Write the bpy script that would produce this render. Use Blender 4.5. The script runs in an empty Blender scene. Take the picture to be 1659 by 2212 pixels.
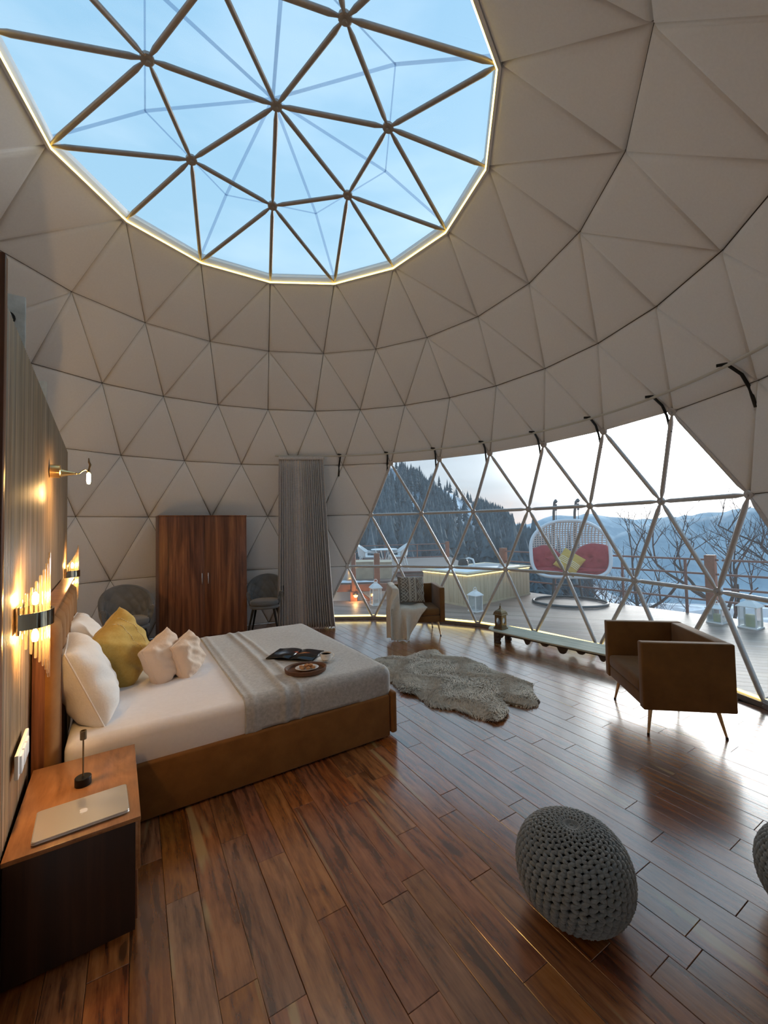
import bpy, bmesh, math, random
import numpy as np
from mathutils import Vector, Matrix
PI = math.pi
S = bpy.context.scene
COL = S.collection
R = random.Random(7)
HAZE = 0.0

# ------------------------------------------------------------------ camera
F_PX, PITCH, ROLL, CAM_H = 884.03, 0.036325, -0.02013, 1.68
cam_d = bpy.data.cameras.new('camera'); cam = bpy.data.objects.new('camera', cam_d); COL.objects.link(cam)
cp, sp, cr, sr = math.cos(PITCH), math.sin(PITCH), math.cos(ROLL), math.sin(ROLL)
ax = Vector((cr, -sp*sr, cp*sr)); ay = Vector((-sr, -sp*cr, cp*cr)); az = -Vector((0, cp, sp))
cam.matrix_world = Matrix(((ax.x, ay.x, az.x, 0), (ax.y, ay.y, az.y, 0), (ax.z, ay.z, az.z, CAM_H), (0, 0, 0, 1)))
cam_d.sensor_fit = 'VERTICAL'; cam_d.sensor_height = 36; cam_d.sensor_width = 27
cam_d.lens = F_PX*36/2212; cam_d.clip_start = .02; cam_d.clip_end = 9000
S.camera = cam

# ------------------------------------------------------------------ exposure
S.view_settings.view_transform = 'Standard'; S.view_settings.look = 'None'
S.view_settings.exposure = 1.82; S.view_settings.gamma = 1.0; S.view_settings.use_curve_mapping = False

# ------------------------------------------------------------------ sky at dusk
W = bpy.data.worlds.new('dusk_sky'); S.world = W; W.use_nodes = True
wn, wl = W.node_tree.nodes, W.node_tree.links; wn.clear()
def wnode(t, **k):
    n = wn.new(t)
    for a, b in k.items(): setattr(n, a, b)
    return n
def wmath(op, a, b=None, clamp=False):
    n = wnode('ShaderNodeMath', operation=op, use_clamp=clamp)
    for i, v in enumerate((a, b)):
        if v is None: continue
        if isinstance(v, (int, float)): n.inputs[i].default_value = v
        else: wl.new(v, n.inputs[i])
    return n.outputs[0]
tc = wnode('ShaderNodeTexCoord'); nrm = wnode('ShaderNodeVectorMath', operation='NORMALIZE'); wl.new(tc.outputs['Generated'], nrm.inputs[0])
D = nrm.outputs[0]
sx = wnode('ShaderNodeSeparateXYZ'); wl.new(D, sx.inputs[0])
ramp = wnode('ShaderNodeValToRGB'); wl.new(sx.outputs[2], ramp.inputs[0])
cre = ramp.color_ramp
cre.elements[0].position = 0.0; cre.elements[0].color = (.27, .215, .19, 1)
cre.elements[1].position = 1.0; cre.elements[1].color = (.092, .183, .275, 1)
for p_, c_ in ((.035, (.225, .205, .20, 1)), (.09, (.138, .16, .178, 1)), (.25, (.135, .18, .22, 1)), (.55, (.126, .21, .275, 1))):
    e = cre.elements.new(p_); e.color = c_
# the bright glow low in the sky where the sun has just set
SUN_DIR = Vector((.74, .95, .20)).normalized()
dp = wnode('ShaderNodeVectorMath', operation='DOT_PRODUCT'); wl.new(D, dp.inputs[0]); dp.inputs[1].default_value = SUN_DIR
g0 = wmath('MAXIMUM', dp.outputs['Value'], 0)
g1 = wmath('ADD', wmath('MULTIPLY', wmath('POWER', g0, 62.0), 5.0), wmath('MULTIPLY', wmath('POWER', g0, 6.0), .06))
# thin cloud streaks
mp = wnode('ShaderNodeMapping'); wl.new(D, mp.inputs[0]); mp.inputs['Scale'].default_value = (1.6, 1.6, 7.0)
nz = wnode('ShaderNodeTexNoise'); nz.inputs['Scale'].default_value = 2.2; nz.inputs['Detail'].default_value = 6; wl.new(mp.outputs[0], nz.inputs['Vector'])
cl = wnode('ShaderNodeMapRange'); wl.new(nz.outputs[0], cl.inputs[0]); cl.inputs[1].default_value = .42; cl.inputs[2].default_value = .7
mixc = wnode('ShaderNodeMix', data_type='RGBA'); wl.new(wmath('MULTIPLY', cl.outputs[0], .30), mixc.inputs[0])
wl.new(ramp.outputs[0], mixc.inputs[6]); mixc.inputs[7].default_value = (.25, .31, .36, 1)
glow = wnode('ShaderNodeMix', data_type='RGBA', blend_type='ADD'); glow.inputs[0].default_value = 1
wl.new(mixc.outputs[2], glow.inputs[6])
gs = wnode('ShaderNodeVectorMath', operation='SCALE'); gs.inputs[0].default_value = (1.0, .975, .93)
bank = wnode('ShaderNodeMapRange'); wl.new(sx.outputs[2], bank.inputs[0]); bank.inputs[1].default_value = .045; bank.inputs[2].default_value = .125; bank.inputs[3].default_value = .14; bank.inputs[4].default_value = 1.0
wl.new(wmath('MULTIPLY', wmath('MULTIPLY', g1, 2.0), bank.outputs[0]), gs.inputs['Scale']); wl.new(gs.outputs[0], glow.inputs[7])   # a low bank of cloud dims the glow near the horizon
bg = wnode('ShaderNodeBackground'); wl.new(glow.outputs[2], bg.inputs[0]); bg.inputs[1].default_value = 1.0
wo = wnode('ShaderNodeOutputWorld'); wl.new(bg.outputs[0], wo.inputs[0])

# ------------------------------------------------------------------ helpers
def tag(o, label=None, cat=None, group=None, kind=None):
    if label: o['label'] = label
    if cat: o['category'] = cat
    if group: o['group'] = group
    if kind: o['kind'] = kind
    return o
def thing(name, label, cat, loc=(0, 0, 0), rz=0, group=None, kind=None):
    o = bpy.data.objects.new(name, None); COL.objects.link(o); o.location = loc; o.rotation_euler = (0, 0, rz)
    o.empty_display_size = .1
    return tag(o, label, cat, group, kind)
def mesh(name, V, Fc, mat=None, parent=None, smooth=False, attr=None, mats=None, mi=None):
    me = bpy.data.meshes.new(name); me.from_pydata([tuple(v) for v in V], [], [tuple(f) for f in Fc])
    if mats:
        for m in mats: me.materials.append(m)
        if mi is not None: me.polygons.foreach_set('material_index', mi)
    elif mat: me.materials.append(mat)
    if smooth: me.polygons.foreach_set('use_smooth', [True]*len(me.polygons))
    if attr:
        for an, vals in attr.items():
            a = me.attributes.new(an, 'FLOAT_COLOR', 'POINT'); a.data.foreach_set('color', np.array(vals, dtype=np.float32).ravel())
    me.update()
    o = bpy.data.objects.new(name, me); COL.objects.link(o)
    if parent: o.parent = parent
    return o
def frombm(name, bm, mat=None, parent=None, smooth=False, angle=None):
    me = bpy.data.meshes.new(name)
    bmesh.ops.recalc_face_normals(bm, faces=bm.faces); bm.to_mesh(me); bm.free()
    if mat: me.materials.append(mat)
    if smooth: me.polygons.foreach_set('use_smooth', [True]*len(me.polygons))
    if angle: me.set_sharp_from_angle(angle=math.radians(angle))
    o = bpy.data.objects.new(name, me); COL.objects.link(o)
    if parent: o.parent = parent
    return o
def bmbox(bm, c, s, rot=None, bev=0, seg=2):
    """box centre c size s, rot = Matrix 3x3 or z angle"""
    M = Matrix.Translation(c)
    if rot is not None: M = M @ (Matrix.Rotation(rot, 4, 'Z') if isinstance(rot, (int, float)) else rot.to_4x4())
    r = bmesh.ops.create_cube(bm, size=1, matrix=M @ Matrix.Diagonal((s[0], s[1], s[2], 1)))
    if bev:
        es = list({e for v in r['verts'] for e in v.link_edges})
        bmesh.ops.bevel(bm, geom=es, offset=bev, segments=seg, profile=.5, affect='EDGES')
def box(name, c, s, mat, parent=None, rot=None, bev=0.0, seg=2):
    bm = bmesh.new(); bmbox(bm, c, s, rot, bev, seg)
    return frombm(name, bm, mat, parent, smooth=bev > 0, angle=40 if bev else None)
def tube_vf(pts, r, n=8, cap=True, closed=False):
    pts = [Vector(p) for p in pts]; V, Fc = [], []; m = len(pts)
    rs = r if isinstance(r, (list, tuple)) else [r]*m
    up = None
    for i, p in enumerate(pts):
        if closed: t = (pts[(i+1) % m]-pts[i-1])
        else: t = (pts[min(i+1, m-1)]-pts[max(i-1, 0)])
        t = t.normalized() if t.length > 1e-9 else Vector((0, 0, 1))
        if up is None:
            up = Vector((0, 0, 1)) if abs(t.z) < .9 else Vector((1, 0, 0))
        a = (up - t*up.dot(t))
        a = a.normalized() if a.length > 1e-6 else t.orthogonal().normalized()
        b = t.cross(a); up = a
        for k in range(n):
            th = 2*PI*k/n; V.append(p + (a*math.cos(th)+b*math.sin(th))*rs[i])
    for i in range(m if closed else m-1):
        j = (i+1) % m
        for k in range(n):
            Fc.append((i*n+k, i*n+(k+1) % n, j*n+(k+1) % n, j*n+k))
    if cap and not closed:
        Fc.append(tuple(range(n))[::-1]); Fc.append(tuple(range((m-1)*n, m*n)))
    return V, Fc
class MB:
    """collects pieces of ONE part"""
    def __init__(s): s.V = []; s.F = []
    def add(s, V, Fc):
        b = len(s.V); s.V += [Vector(v) for v in V]; s.F += [tuple(i+b for i in f) for f in Fc]
    def tube(s, *a, **k): s.add(*tube_vf(*a, **k)); return s
    def box(s, c, sz, rz=0.0):
        ca, sa = math.cos(rz), math.sin(rz); V = []
        for dz in (-.5, .5):
            for dx, dy in ((-.5, -.5), (.5, -.5), (.5, .5), (-.5, .5)):
                x, y = dx*sz[0], dy*sz[1]; V.append((c[0]+x*ca-y*sa, c[1]+x*sa+y*ca, c[2]+dz*sz[2]))
        s.add(V, [(3, 2, 1, 0), (4, 5, 6, 7), (0, 1, 5, 4), (1, 2, 6, 5), (2, 3, 7, 6), (3, 0, 4, 7)]); return s
    def build(s, name, mat, parent=None, smooth=False): return mesh(name, s.V, s.F, mat, parent, smooth)
def tube(name, pts, r, mat, parent=None, n=8, closed=False):
    V, Fc = tube_vf(pts, r, n, closed=closed); o = mesh(name, V, Fc, mat, parent, True)
    o.data.set_sharp_from_angle(angle=math.radians(50)); return o
def lathe(name, prof, mat, parent=None, n=24, loc=(0, 0, 0), smooth=True, ang=35):
    V, Fc = [], []
    for (r, z) in prof:
        for k in range(n): V.append((loc[0]+r*math.cos(2*PI*k/n), loc[1]+r*math.sin(2*PI*k/n), loc[2]+z))
    for i in range(len(prof)-1):
        for k in range(n): Fc.append((i*n+k, i*n+(k+1) % n, (i+1)*n+(k+1) % n, (i+1)*n+k))
    if prof[0][0] > 1e-4: Fc.append(tuple(range(n))[::-1])
    if prof[-1][0] > 1e-4: Fc.append(tuple(range((len(prof)-1)*n, len(prof)*n)))
    o = mesh(name, V, Fc, mat, parent, smooth)
    if smooth: o.data.set_sharp_from_angle(angle=math.radians(ang))
    return o
def grid_vf(fn, nu, nv, closed_u=False):
    V = [fn(i/(nu if closed_u else nu-1), j/(nv-1)) for j in range(nv) for i in range(nu)]; Fc = []
    for j in range(nv-1):
        for i in range(nu if closed_u else nu-1):
            k = (i+1) % nu; Fc.append((j*nu+i, j*nu+k, (j+1)*nu+k, (j+1)*nu+i))
    return V, Fc
def copy_tree(o, parent=None, **kw):
    c = o.copy(); COL.objects.link(c); c.parent = parent
    for ch in list(o.children): copy_tree(ch, c)
    return c
def bez(p0, p1, p2, n=8):
    p0, p1, p2 = Vector(p0), Vector(p1), Vector(p2)
    return [p0*(1-t)**2+p1*2*t*(1-t)+p2*t*t for t in [i/n for i in range(n+1)]]
def lerp(a, b, t): return a+(b-a)*t

# ------------------------------------------------------------------ materials
class NT:
    def __init__(s, m): s.n, s.l = m.node_tree.nodes, m.node_tree.links
    def new(s, t, inp=None, **k):
        n = s.n.new(t)
        for a, b in k.items(): setattr(n, a, b)
        for a, b in (inp or {}).items():
            if isinstance(b, bpy.types.NodeSocket): s.l.new(b, n.inputs[a])
            else: n.inputs[a].default_value = b
        return n
def c4(c): return (c[0], c[1], c[2], 1)
def srgb(*c): return tuple(((v/255)/12.92 if v/255 <= .04045 else ((v/255+.055)/1.055)**2.4) for v in c)
def mat(name, col, rough=.6, metal=0.0, col2=None, nscale=20.0, stretch=(1, 1, 1), bump=0.0, bscale=None, spec=.5, sheen=0.0, emit=None, es=0.0, coat=0.0, trans=0.0, contrast=(.3, .7), ior=1.45, bstretch=None):
    m = bpy.data.materials.new(name); m.use_nodes = True; t = NT(m); b = t.n['Principled BSDF']
    b.inputs['Base Color'].default_value = c4(col); b.inputs['Roughness'].default_value = rough; b.inputs['Metallic'].default_value = metal
    b.inputs['Specular IOR Level'].default_value = spec; b.inputs['IOR'].default_value = ior
    if sheen: b.inputs['Sheen Weight'].default_value = sheen; b.inputs['Sheen Roughness'].default_value = .4
    if coat: b.inputs['Coat Weight'].default_value = coat; b.inputs['Coat Roughness'].default_value = .1
    if trans: b.inputs['Transmission Weight'].default_value = trans
    if emit: b.inputs['Emission Color'].default_value = c4(emit); b.inputs['Emission Strength'].default_value = es
    if col2 is not None or bump:
        tcn = t.new('ShaderNodeTexCoord')
        mpn = t.new('ShaderNodeMapping', {'Vector': tcn.outputs['Object'], 'Scale': stretch})
        if col2 is not None:
            nzn = t.new('ShaderNodeTexNoise', {'Vector': mpn.outputs[0], 'Scale': nscale, 'Detail': 5.0, 'Roughness': .6})
            mr = t.new('ShaderNodeMapRange', {0: nzn.outputs[0], 1: contrast[0], 2: contrast[1]})
            mx = t.new('ShaderNodeMix', {0: mr.outputs[0], 6: c4(col), 7: c4(col2)}, data_type='RGBA')
            t.l.new(mx.outputs[2], b.inputs['Base Color'])
        if bump:
            mpb = t.new('ShaderNodeMapping', {'Vector': tcn.outputs['Object'], 'Scale': bstretch or stretch})
            nb = t.new('ShaderNodeTexNoise', {'Vector': mpb.outputs[0], 'Scale': bscale or nscale*4, 'Detail': 3.0})
            bp = t.new('ShaderNodeBump', {'Strength': bump, 'Distance': .01, 'Height': nb.outputs[0]})
            t.l.new(bp.outputs[0], b.inputs['Normal'])
    return m
def emat(name, col, s):
    m = bpy.data.materials.new(name); m.use_nodes = True; t = NT(m); t.n.remove(t.n['Principled BSDF'])
    e = t.new('ShaderNodeEmission', {'Color': c4(col), 'Strength': s}); t.l.new(e.outputs[0], t.n['Material Output'].inputs[0]); return m
def filmmat(name, tint, refl, milk, rough=.05):
    """clear plastic film / thin glass: mostly see-through, a little gloss, a little milky scatter"""
    m = bpy.data.materials.new(name); m.use_nodes = True; t = NT(m); t.n.remove(t.n['Principled BSDF'])
    tr = t.new('ShaderNodeBsdfTransparent', {'Color': c4(tint)})
    df = t.new('ShaderNodeBsdfTranslucent', {'Color': (.85, .9, .95, 1)})
    gl = t.new('ShaderNodeBsdfGlossy', {'Color': (1, 1, 1, 1), 'Roughness': rough})
    fr = t.new('ShaderNodeFresnel', {'IOR': 1.35}); mr = t.new('ShaderNodeMath', {0: fr.outputs[0], 1: refl}, operation='MULTIPLY')
    a = t.new('ShaderNodeMixShader', {0: milk, 1: tr.outputs[0], 2: df.outputs[0]})
    b = t.new('ShaderNodeMixShader', {0: mr.outputs[0], 1: a.outputs[0], 2: gl.outputs[0]})
    t.l.new(b.outputs[0], t.n['Material Output'].inputs[0]); return m
def woodmat(name, cols, axis_scale, ang=0.0, nscale=1.0, rough=.4, coat=0.0, use_attr=False, sap=None, bump=.15, warp=1.2, space='Object', rot=None, figure=1.0):
    """streaky wood: axis_scale = texture scale per axis (small along the grain)"""
    m = bpy.data.materials.new(name); m.use_nodes = True; t = NT(m); b = t.n['Principled BSDF']
    src = t.new('ShaderNodeTexCoord').outputs['Object'] if space == 'Object' else t.new('ShaderNodeNewGeometry').outputs['Position']
    rt = t.new('ShaderNodeMapping', {'Vector': src, 'Rotation': rot or (0, 0, ang)})
    vec = rt.outputs[0]
    if use_attr:
        at = t.new('ShaderNodeAttribute', attribute_name='tone'); sp_ = t.new('ShaderNodeSeparateColor', {0: at.outputs['Color']})
        ad = t.new('ShaderNodeVectorMath', {0: at.outputs['Color']}, operation='SCALE'); ad.inputs['Scale'].default_value = 37.0
        vec = t.new('ShaderNodeVectorMath', {0: vec, 1: ad.outputs[0]}, operation='ADD').outputs[0]
    mp1 = t.new('ShaderNodeMapping', {'Vector': vec, 'Scale': axis_scale})
    n1 = t.new('ShaderNodeTexNoise', {'Vector': mp1.outputs[0], 'Scale': nscale, 'Detail': 6.0, 'Roughness': .62, 'Distortion': warp})
    mp2 = t.new('ShaderNodeMapping', {'Vector': vec, 'Scale': tuple(a*6 if a > min(axis_scale) else a*2 for a in axis_scale)})
    n2 = t.new('ShaderNodeTexNoise', {'Vector': mp2.outputs[0], 'Scale': nscale, 'Detail': 4.0, 'Roughness': .7, 'Distortion': .4})
    mxf = t.new('ShaderNodeMix', {0: .38, 2: n1.outputs[0], 3: n2.outputs[0]})
    fig = mxf.outputs[0]
    if sap is not None:   # wavy figure and knots
        mp5 = t.new('ShaderNodeMapping', {'Vector': vec, 'Scale': (1.0, 3.6, 3.6)})
        wv = t.new('ShaderNodeTexWave', {'Vector': mp5.outputs[0], 'Scale': 1.3, 'Distortion': 14.0, 'Detail': 5.0, 'Detail Scale': 1.3, 'Detail Roughness': .6}, bands_direction='Y')
        fig = t.new('ShaderNodeMix', {0: .10, 2: fig, 3: wv.outputs['Fac']}).outputs[0]
    mr = t.new('ShaderNodeMapRange', {0: fig, 1: .5-.2/figure, 2: .5+.2/figure})
    rp = t.new('ShaderNodeValToRGB', {0: mr.outputs[0]}); e = rp.color_ramp
    e.elements[0].color = c4(cols[0]); e.elements[1].color = c4(cols[-1])
    for i, c in enumerate(cols[1:-1]):
        x = e.elements.new((i+1)/(len(cols)-1)); x.color = c4(c)
    out = rp.outputs[0]
    if use_attr:
        if sap is not None:   # pale sapwood wedges running along a board edge
            mp3 = t.new('ShaderNodeMapping', {'Vector': vec, 'Scale': (.8, 8.0, 8.0)})
            n3 = t.new('ShaderNodeTexNoise', {'Vector': mp3.outputs[0], 'Scale': nscale, 'Detail': 2.0, 'Distortion': .6})
            m3 = t.new('ShaderNodeMapRange', {0: n3.outputs[0], 1: .645, 2: .69})
            f3 = t.new('ShaderNodeMath', {0: m3.outputs[0], 1: .8}, operation='MULTIPLY')
            out = t.new('ShaderNodeMix', {0: f3.outputs[0], 6: out, 7: c4(sap)}, data_type='RGBA').outputs[2]
            n4 = t.new('ShaderNodeTexNoise', {'Vector': mp3.outputs[0], 'Scale': nscale*1.7, 'Detail': 2.0, 'Distortion': 1.0})
            m4 = t.new('ShaderNodeMapRange', {0: n4.outputs[0], 1: .33, 2: .25})
            f4 = t.new('ShaderNodeMath', {0: m4.outputs[0], 1: .75}, operation='MULTIPLY')
            out = t.new('ShaderNodeMix', {0: f4.outputs[0], 6: out, 7: c4(tuple(c*.25 for c in cols[0]))}, data_type='RGBA').outputs[2]
        hs = t.new('ShaderNodeMapRange', {0: sp_.outputs[0], 3: .492, 4: .506})
        vs = t.new('ShaderNodeMapRange', {0: sp_.outputs[1], 3: .78, 4: 1.2})
        ss = t.new('ShaderNodeMapRange', {0: sp_.outputs[2], 3: .92, 4: 1.12})
        out = t.new('ShaderNodeHueSaturation', {'Hue': hs.outputs[0], 'Saturation': ss.outputs[0], 'Value': vs.outputs[0], 'Color': out}).outputs[0]
    t.l.new(out, b.inputs['Base Color'])
    b.inputs['Roughness'].default_value = rough
    if coat: b.inputs['Coat Weight'].default_value = coat; b.inputs['Coat Roughness'].default_value = .13
    if bump:
        bp = t.new('ShaderNodeBump', {'Strength': bump, 'Distance': .002, 'Height': n2.outputs[0]}); t.l.new(bp.outputs[0], b.inputs['Normal'])
        if coat: t.l.new(bp.outputs[0], b.inputs['Coat Normal'])
    return m

M = {}
M['panel'] = mat('quilted_fabric', (.79, .80, .815), .85, col2=(.83, .84, .855), nscale=60, bump=.12, bscale=500, sheen=.15)
M['backing'] = mat('dark_seam', (.10, .09, .085), .9)
M['cover'] = mat('outer_cover', (.55, .55, .55), .7)
M['strut'] = mat('painted_steel', (.60, .59, .59), .38, metal=.3, col2=(.50, .49, .49), nscale=30)
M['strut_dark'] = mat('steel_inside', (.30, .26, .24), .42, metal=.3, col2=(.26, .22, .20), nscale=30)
M['hub'] = mat('hub_steel', (.33, .30, .28), .45, metal=.5)
M['film'] = filmmat('clear_window_film', (.93, .95, .96), .9, .05)
M['film_top'] = filmmat('clear_roof_film', (.95, .97, .98), .6, .04)
M['seam'] = filmmat('welded_seam', (.74, .79, .86), .5, .12)
M['led'] = emat('led_warm', (1.0, .70, .13), 2.4)
M['led_pale'] = emat('led_pale', (1.0, .74, .22), 1.25)
M['white'] = mat('white_paint', (.78, .79, .80), .5)
M['white_board'] = mat('whitewashed_board', (.62, .64, .62), .8, col2=(.42, .43, .40), nscale=9, bump=.3)
M['track'] = mat('cream_rail', (.55, .53, .47), .4)
M['black'] = mat('black_metal', (.012, .012, .012), .45, metal=.3)
M['brass'] = mat('brass', (.80, .58, .28), .22, metal=1.0)
M['brass_dark'] = mat('aged_brass', (.30, .22, .12), .4, metal=.8, col2=(.18, .14, .09), nscale=25)
M['gold_leg'] = mat('golden_leg', (.62, .42, .22), .3, metal=.7)
M['smoked'] = mat('polished_band', (.42, .40, .32), .08, metal=1.0)

# ------------------------------------------------------------------ dome geometry
CX, CY, PHI = -.8511, 3.3758, math.radians(107.301)
TOP = 5.304
RING = {1: (.958, 5.164), 2: (1.835, 4.851), 3: (2.657, 4.280), 4: (3.352, 3.613), 5: (3.858, 2.785), 6: (4.171, 1.905), 7: (4.304, .954), 8: (4.232, 0.0)}
CNT = {1: 7, 2: 14, 3: 21, 4: 28, 5: 28, 6: 28, 7: 28, 8: 28}
OFF = {5: .5, 7: .5}
def node(k, i, dr=0.0):
    """ring k, index i (clockwise seen from above, 0 = facing straight away)"""
    if k == 0: return Vector((CX, CY, TOP+dr))
    r, h = RING[k]; a = PHI - 2*PI*(i+OFF.get(k, 0))/CNT[k]
    v = Vector((r*math.cos(a), r*math.sin(a), h-.95)); v = v*(1+dr/v.length)
    return Vector((CX, CY, .95)) + v
def fan(k):
    """triangles between ring k and k+1 as lists of (ring,index)"""
    T = []
    n0, n1 = CNT[k] if k else 1, CNT[k+1]
    if k <= 3:
        for s in range(7):
            for j in range(k+1):
                a = (k, (s*k+j) % n0 if k else 0); b = (k+1, (s*(k+1)+j) % n1); c = (k+1, (s*(k+1)+j+1) % n1)
                T.append((a, b, c))
                if j < k: T.append((a, c, (k, (s*k+j+1) % n0)))
    else:
        for i in range(28):
            if OFF.get(k+1):   # lower ring is shifted by half
                T.append(((k, i), (k+1, i-1), (k+1, i))); T.append(((k, i), (k+1, i), (k, i+1)))
            else:
                T.append(((k, i), (k+1, i), (k+1, i+1))); T.append(((k, i), (k+1, i+1), (k, i+1)))
    return T
def hs(kn):   # half step position of a node, 0..55
    k, i = kn; return (2*i + (1 if OFF.get(k) else 0)) % 56
# window: ring5 half steps 5..15, ring6 4..16, ring7 3..17, ring8 2..18
WLIM = {5: (5, 15), 6: (4, 16), 7: (3, 17), 8: (2, 18)}
def in_window(tri): return all(k >= 5 and WLIM[k][0] <= hs((k, i)) <= WLIM[k][1] for k, i in tri)

def quilt_panel(tri, parent, name='panel'):
    P3 = [node(*t) for t in tri]
    cen = (P3[0]+P3[1]+P3[2])/3; nin = (Vector((CX, CY, .95))-cen).normalized()
    nn = (P3[1]-P3[0]).cross(P3[2]-P3[0]).normalized()
    if nn.dot(nin) < 0: nn = -nn; P3 = [P3[0], P3[2], P3[1]]
    per = sum((P3[i]-P3[(i+1) % 3]).length for i in range(3))
    inr = nn.cross(P3[1]-P3[0]).dot(P3[2]-P3[0])/per  # inradius = 2A/per
    V = []
    for inset, d in ((.001, -.024), (.007, -.008), (.018, .004), (.055, .013), (inr*.55, .020)):
        f = 1-min(inset/inr, .99)
        for p in P3: V.append(cen+(p-cen)*f+nn*d)
    Fc = []
    for r_ in range(4):
        for k in range(3):
            Fc.append((r_*3+k, r_*3+(k+1) % 3, (r_+1)*3+(k+1) % 3, (r_+1)*3+k))
    Fc.append((12, 13, 14))
    return mesh(name, V, Fc, M['panel'], parent, smooth=True)

ceiling = thing('ceiling', 'off-white quilted fabric lining of the upper dome, ring of triangular pads around the skylight', 'ceiling', kind='structure')
wall_b = thing('wall_back', 'off-white quilted fabric lining of the lower dome wall in triangular pads', 'wall', kind='structure')
def seen(tri):
    """parts of the lining that can come into view; the rest is joined"""
    c = sum((node(*t) for t in tri), Vector())/3
    return c.y > .2
rest_c, rest_w = [], []
for k in range(2, 8):
    for tri in fan(k):
        if in_window(tri): continue
        par = ceiling if k < 5 else wall_b
        if seen(tri): quilt_panel(tri, par)
        else: (rest_c if k < 5 else rest_w).append(tri)
for lst, par in ((rest_c, ceiling), (rest_w, wall_b)):
    V, Fc = [], []
    for tri in lst:
        P3 = [node(*t) for t in tri]; c = sum(P3, Vector())/3; b = len(V)
        V += [c+(p-c)*.995 for p in P3]; Fc.append((b, b+1, b+2))
    tag(mesh('lining_behind', V, Fc, M['panel'], par), kind='stuff')
# outer weather cover, closes the seams
V, Fc, seenv = [], [], {}
for k in range(2, 8):
    for tri in fan(k):
        if in_window(tri): continue
        f = []
        for t in tri:
            kk = (t[0], t[1] % CNT[t[0]])
            if kk not in seenv: seenv[kk] = len(V); V.append(node(*kk, dr=.03))
            f.append(seenv[kk])
        Fc.append(f)
mesh('outer_cover', V, Fc, M['backing'], ceiling)

def strut(name, a, b, r, m, parent, flat=.055):
    """steel pipe with pinched ends"""
    a, b = Vector(a), Vector(b); d = (b-a).normalized(); L = (b-a).length
    pts = [a+d*.02, a+d*flat, a+d*(flat+.06), b-d*(flat+.06), b-d*flat, b-d*.02]
    return tube(name, pts, [r*.45, r*.6, r, r, r*.6, r*.45], m, parent, 8)
def hub(p, nin, m, parent, r=.042):
    z = Vector(nin).normalized(); V, Fc = [], []
    x = z.orthogonal().normalized(); y = z.cross(x)
    for h, rr in ((-.012, r), (.010, r), (.016, r*.8), (.016, .016), (.034, .016)):
        for k in range(12): V.append(Vector(p)+z*h+(x*math.cos(k*PI/6)+y*math.sin(k*PI/6))*rr)
    for i in range(4):
        for k in range(12): Fc.append((i*12+k, i*12+(k+1) % 12, (i+1)*12+(k+1) % 12, (i+1)*12+k))
    Fc.append(tuple(range(48, 60))); Fc.append(tuple(range(12))[::-1])
    return mesh('hub', V, Fc, m, parent)
CEN = Vector((CX, CY, .95))

# ---- skylight
sky_t = thing('window_2', 'round geodesic skylight of clear film panes on dark steel struts', 'skylight', (0, 0, 0), kind='structure')
done = set()
def key(a, b): return tuple(sorted((a, b)))
for k in (0, 1):
    for tri in fan(k):
        tri = [(t[0], t[1] % CNT[t[0]] if t[0] else 0) for t in tri]
        for a, b in ((0, 1), (1, 2), (2, 0)):
            kk = key(tri[a], tri[b])
            if kk in done or (tri[a][0] == 2 and tri[b][0] == 2): continue
            done.add(kk); strut('strut', node(*tri[a]), node(*tri[b]), .0205, M['strut_dark'], sky_t)
        P3 = [node(*t, dr=.035) for t in tri]; c = sum(P3, Vector())/3
        mesh('pane', [c+(p-c)*.998 for p in P3], [(0, 1, 2)], M['film_top'], sky_t)
for k in (0, 1):
    for i in range(CNT.get(k, 1)): p = node(k, i); hub(p, CEN-p, M['hub'], sky_t, .05)
# welded seams of the outer film, half a step out of line with the frame
def seam(a, b, w=.014):
    a, b = Vector(a), Vector(b); d = (b-a).normalized(); nn = (a-CEN).normalized(); s = d.cross(nn)*w; t = nn*.002
    V = [a+s-t, a-s-t, b-s-t, b+s-t, a+s+t, a-s+t, b-s+t, b+s+t]
    return mesh('welded_seam', V, [(0, 1, 2, 3), (7, 6, 5, 4), (0, 4, 5, 1), (1, 5, 6, 2), (2, 6, 7, 3), (3, 7, 4, 0)], M['seam'], sky_t)
def onc(r, a, h): return Vector((CX+r*math.cos(a), CY+r*math.sin(a), h))
sapex = Vector((CX-.03, CY, TOP+.06))
for i in range(7):
    a = PHI - 2*PI*(i+.5)/7; a2 = PHI-2*PI*(i+1.5)/7
    p = onc(1.08, a, 5.19); q = onc(1.08, a2, 5.19)
    seam(sapex, p); seam(p, q, .006)
    seam(p, onc(1.80, a, 4.93)); 
# rim: white hem board and LED strip
rimp = [node(2, i) for i in range(14)]
V, Fc = [], []
for i in range(14):
    p = node(2, i); c = Vector((CX, CY, p.z)); o_ = (p-c).normalized()
    for dz, dr in ((-.03, .012), (-.03, -.012), (.085, -.030), (.085, .02)): V.append(p+o_*dr+Vector((0, 0, dz)))
for i in range(14):
    j = (i+1) % 14
    for k in range(4): Fc.append((i*4+k, i*4+(k+1) % 4, j*4+(k+1) % 4, j*4+k))
mesh('rim_board', V, Fc, M['white'], sky_t)
led = thing('led_strip', 'glowing yellow light strip around the rim of the round skylight', 'light strip', (CX, CY, 4.85), group=None)
tube('light_tube', [p-Vector((CX, CY, 4.85))-(p-CEN).normalized()*.038+Vector((0, 0, .012)) for p in rimp], .0085, M['led'], led, 6, closed=True)

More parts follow.
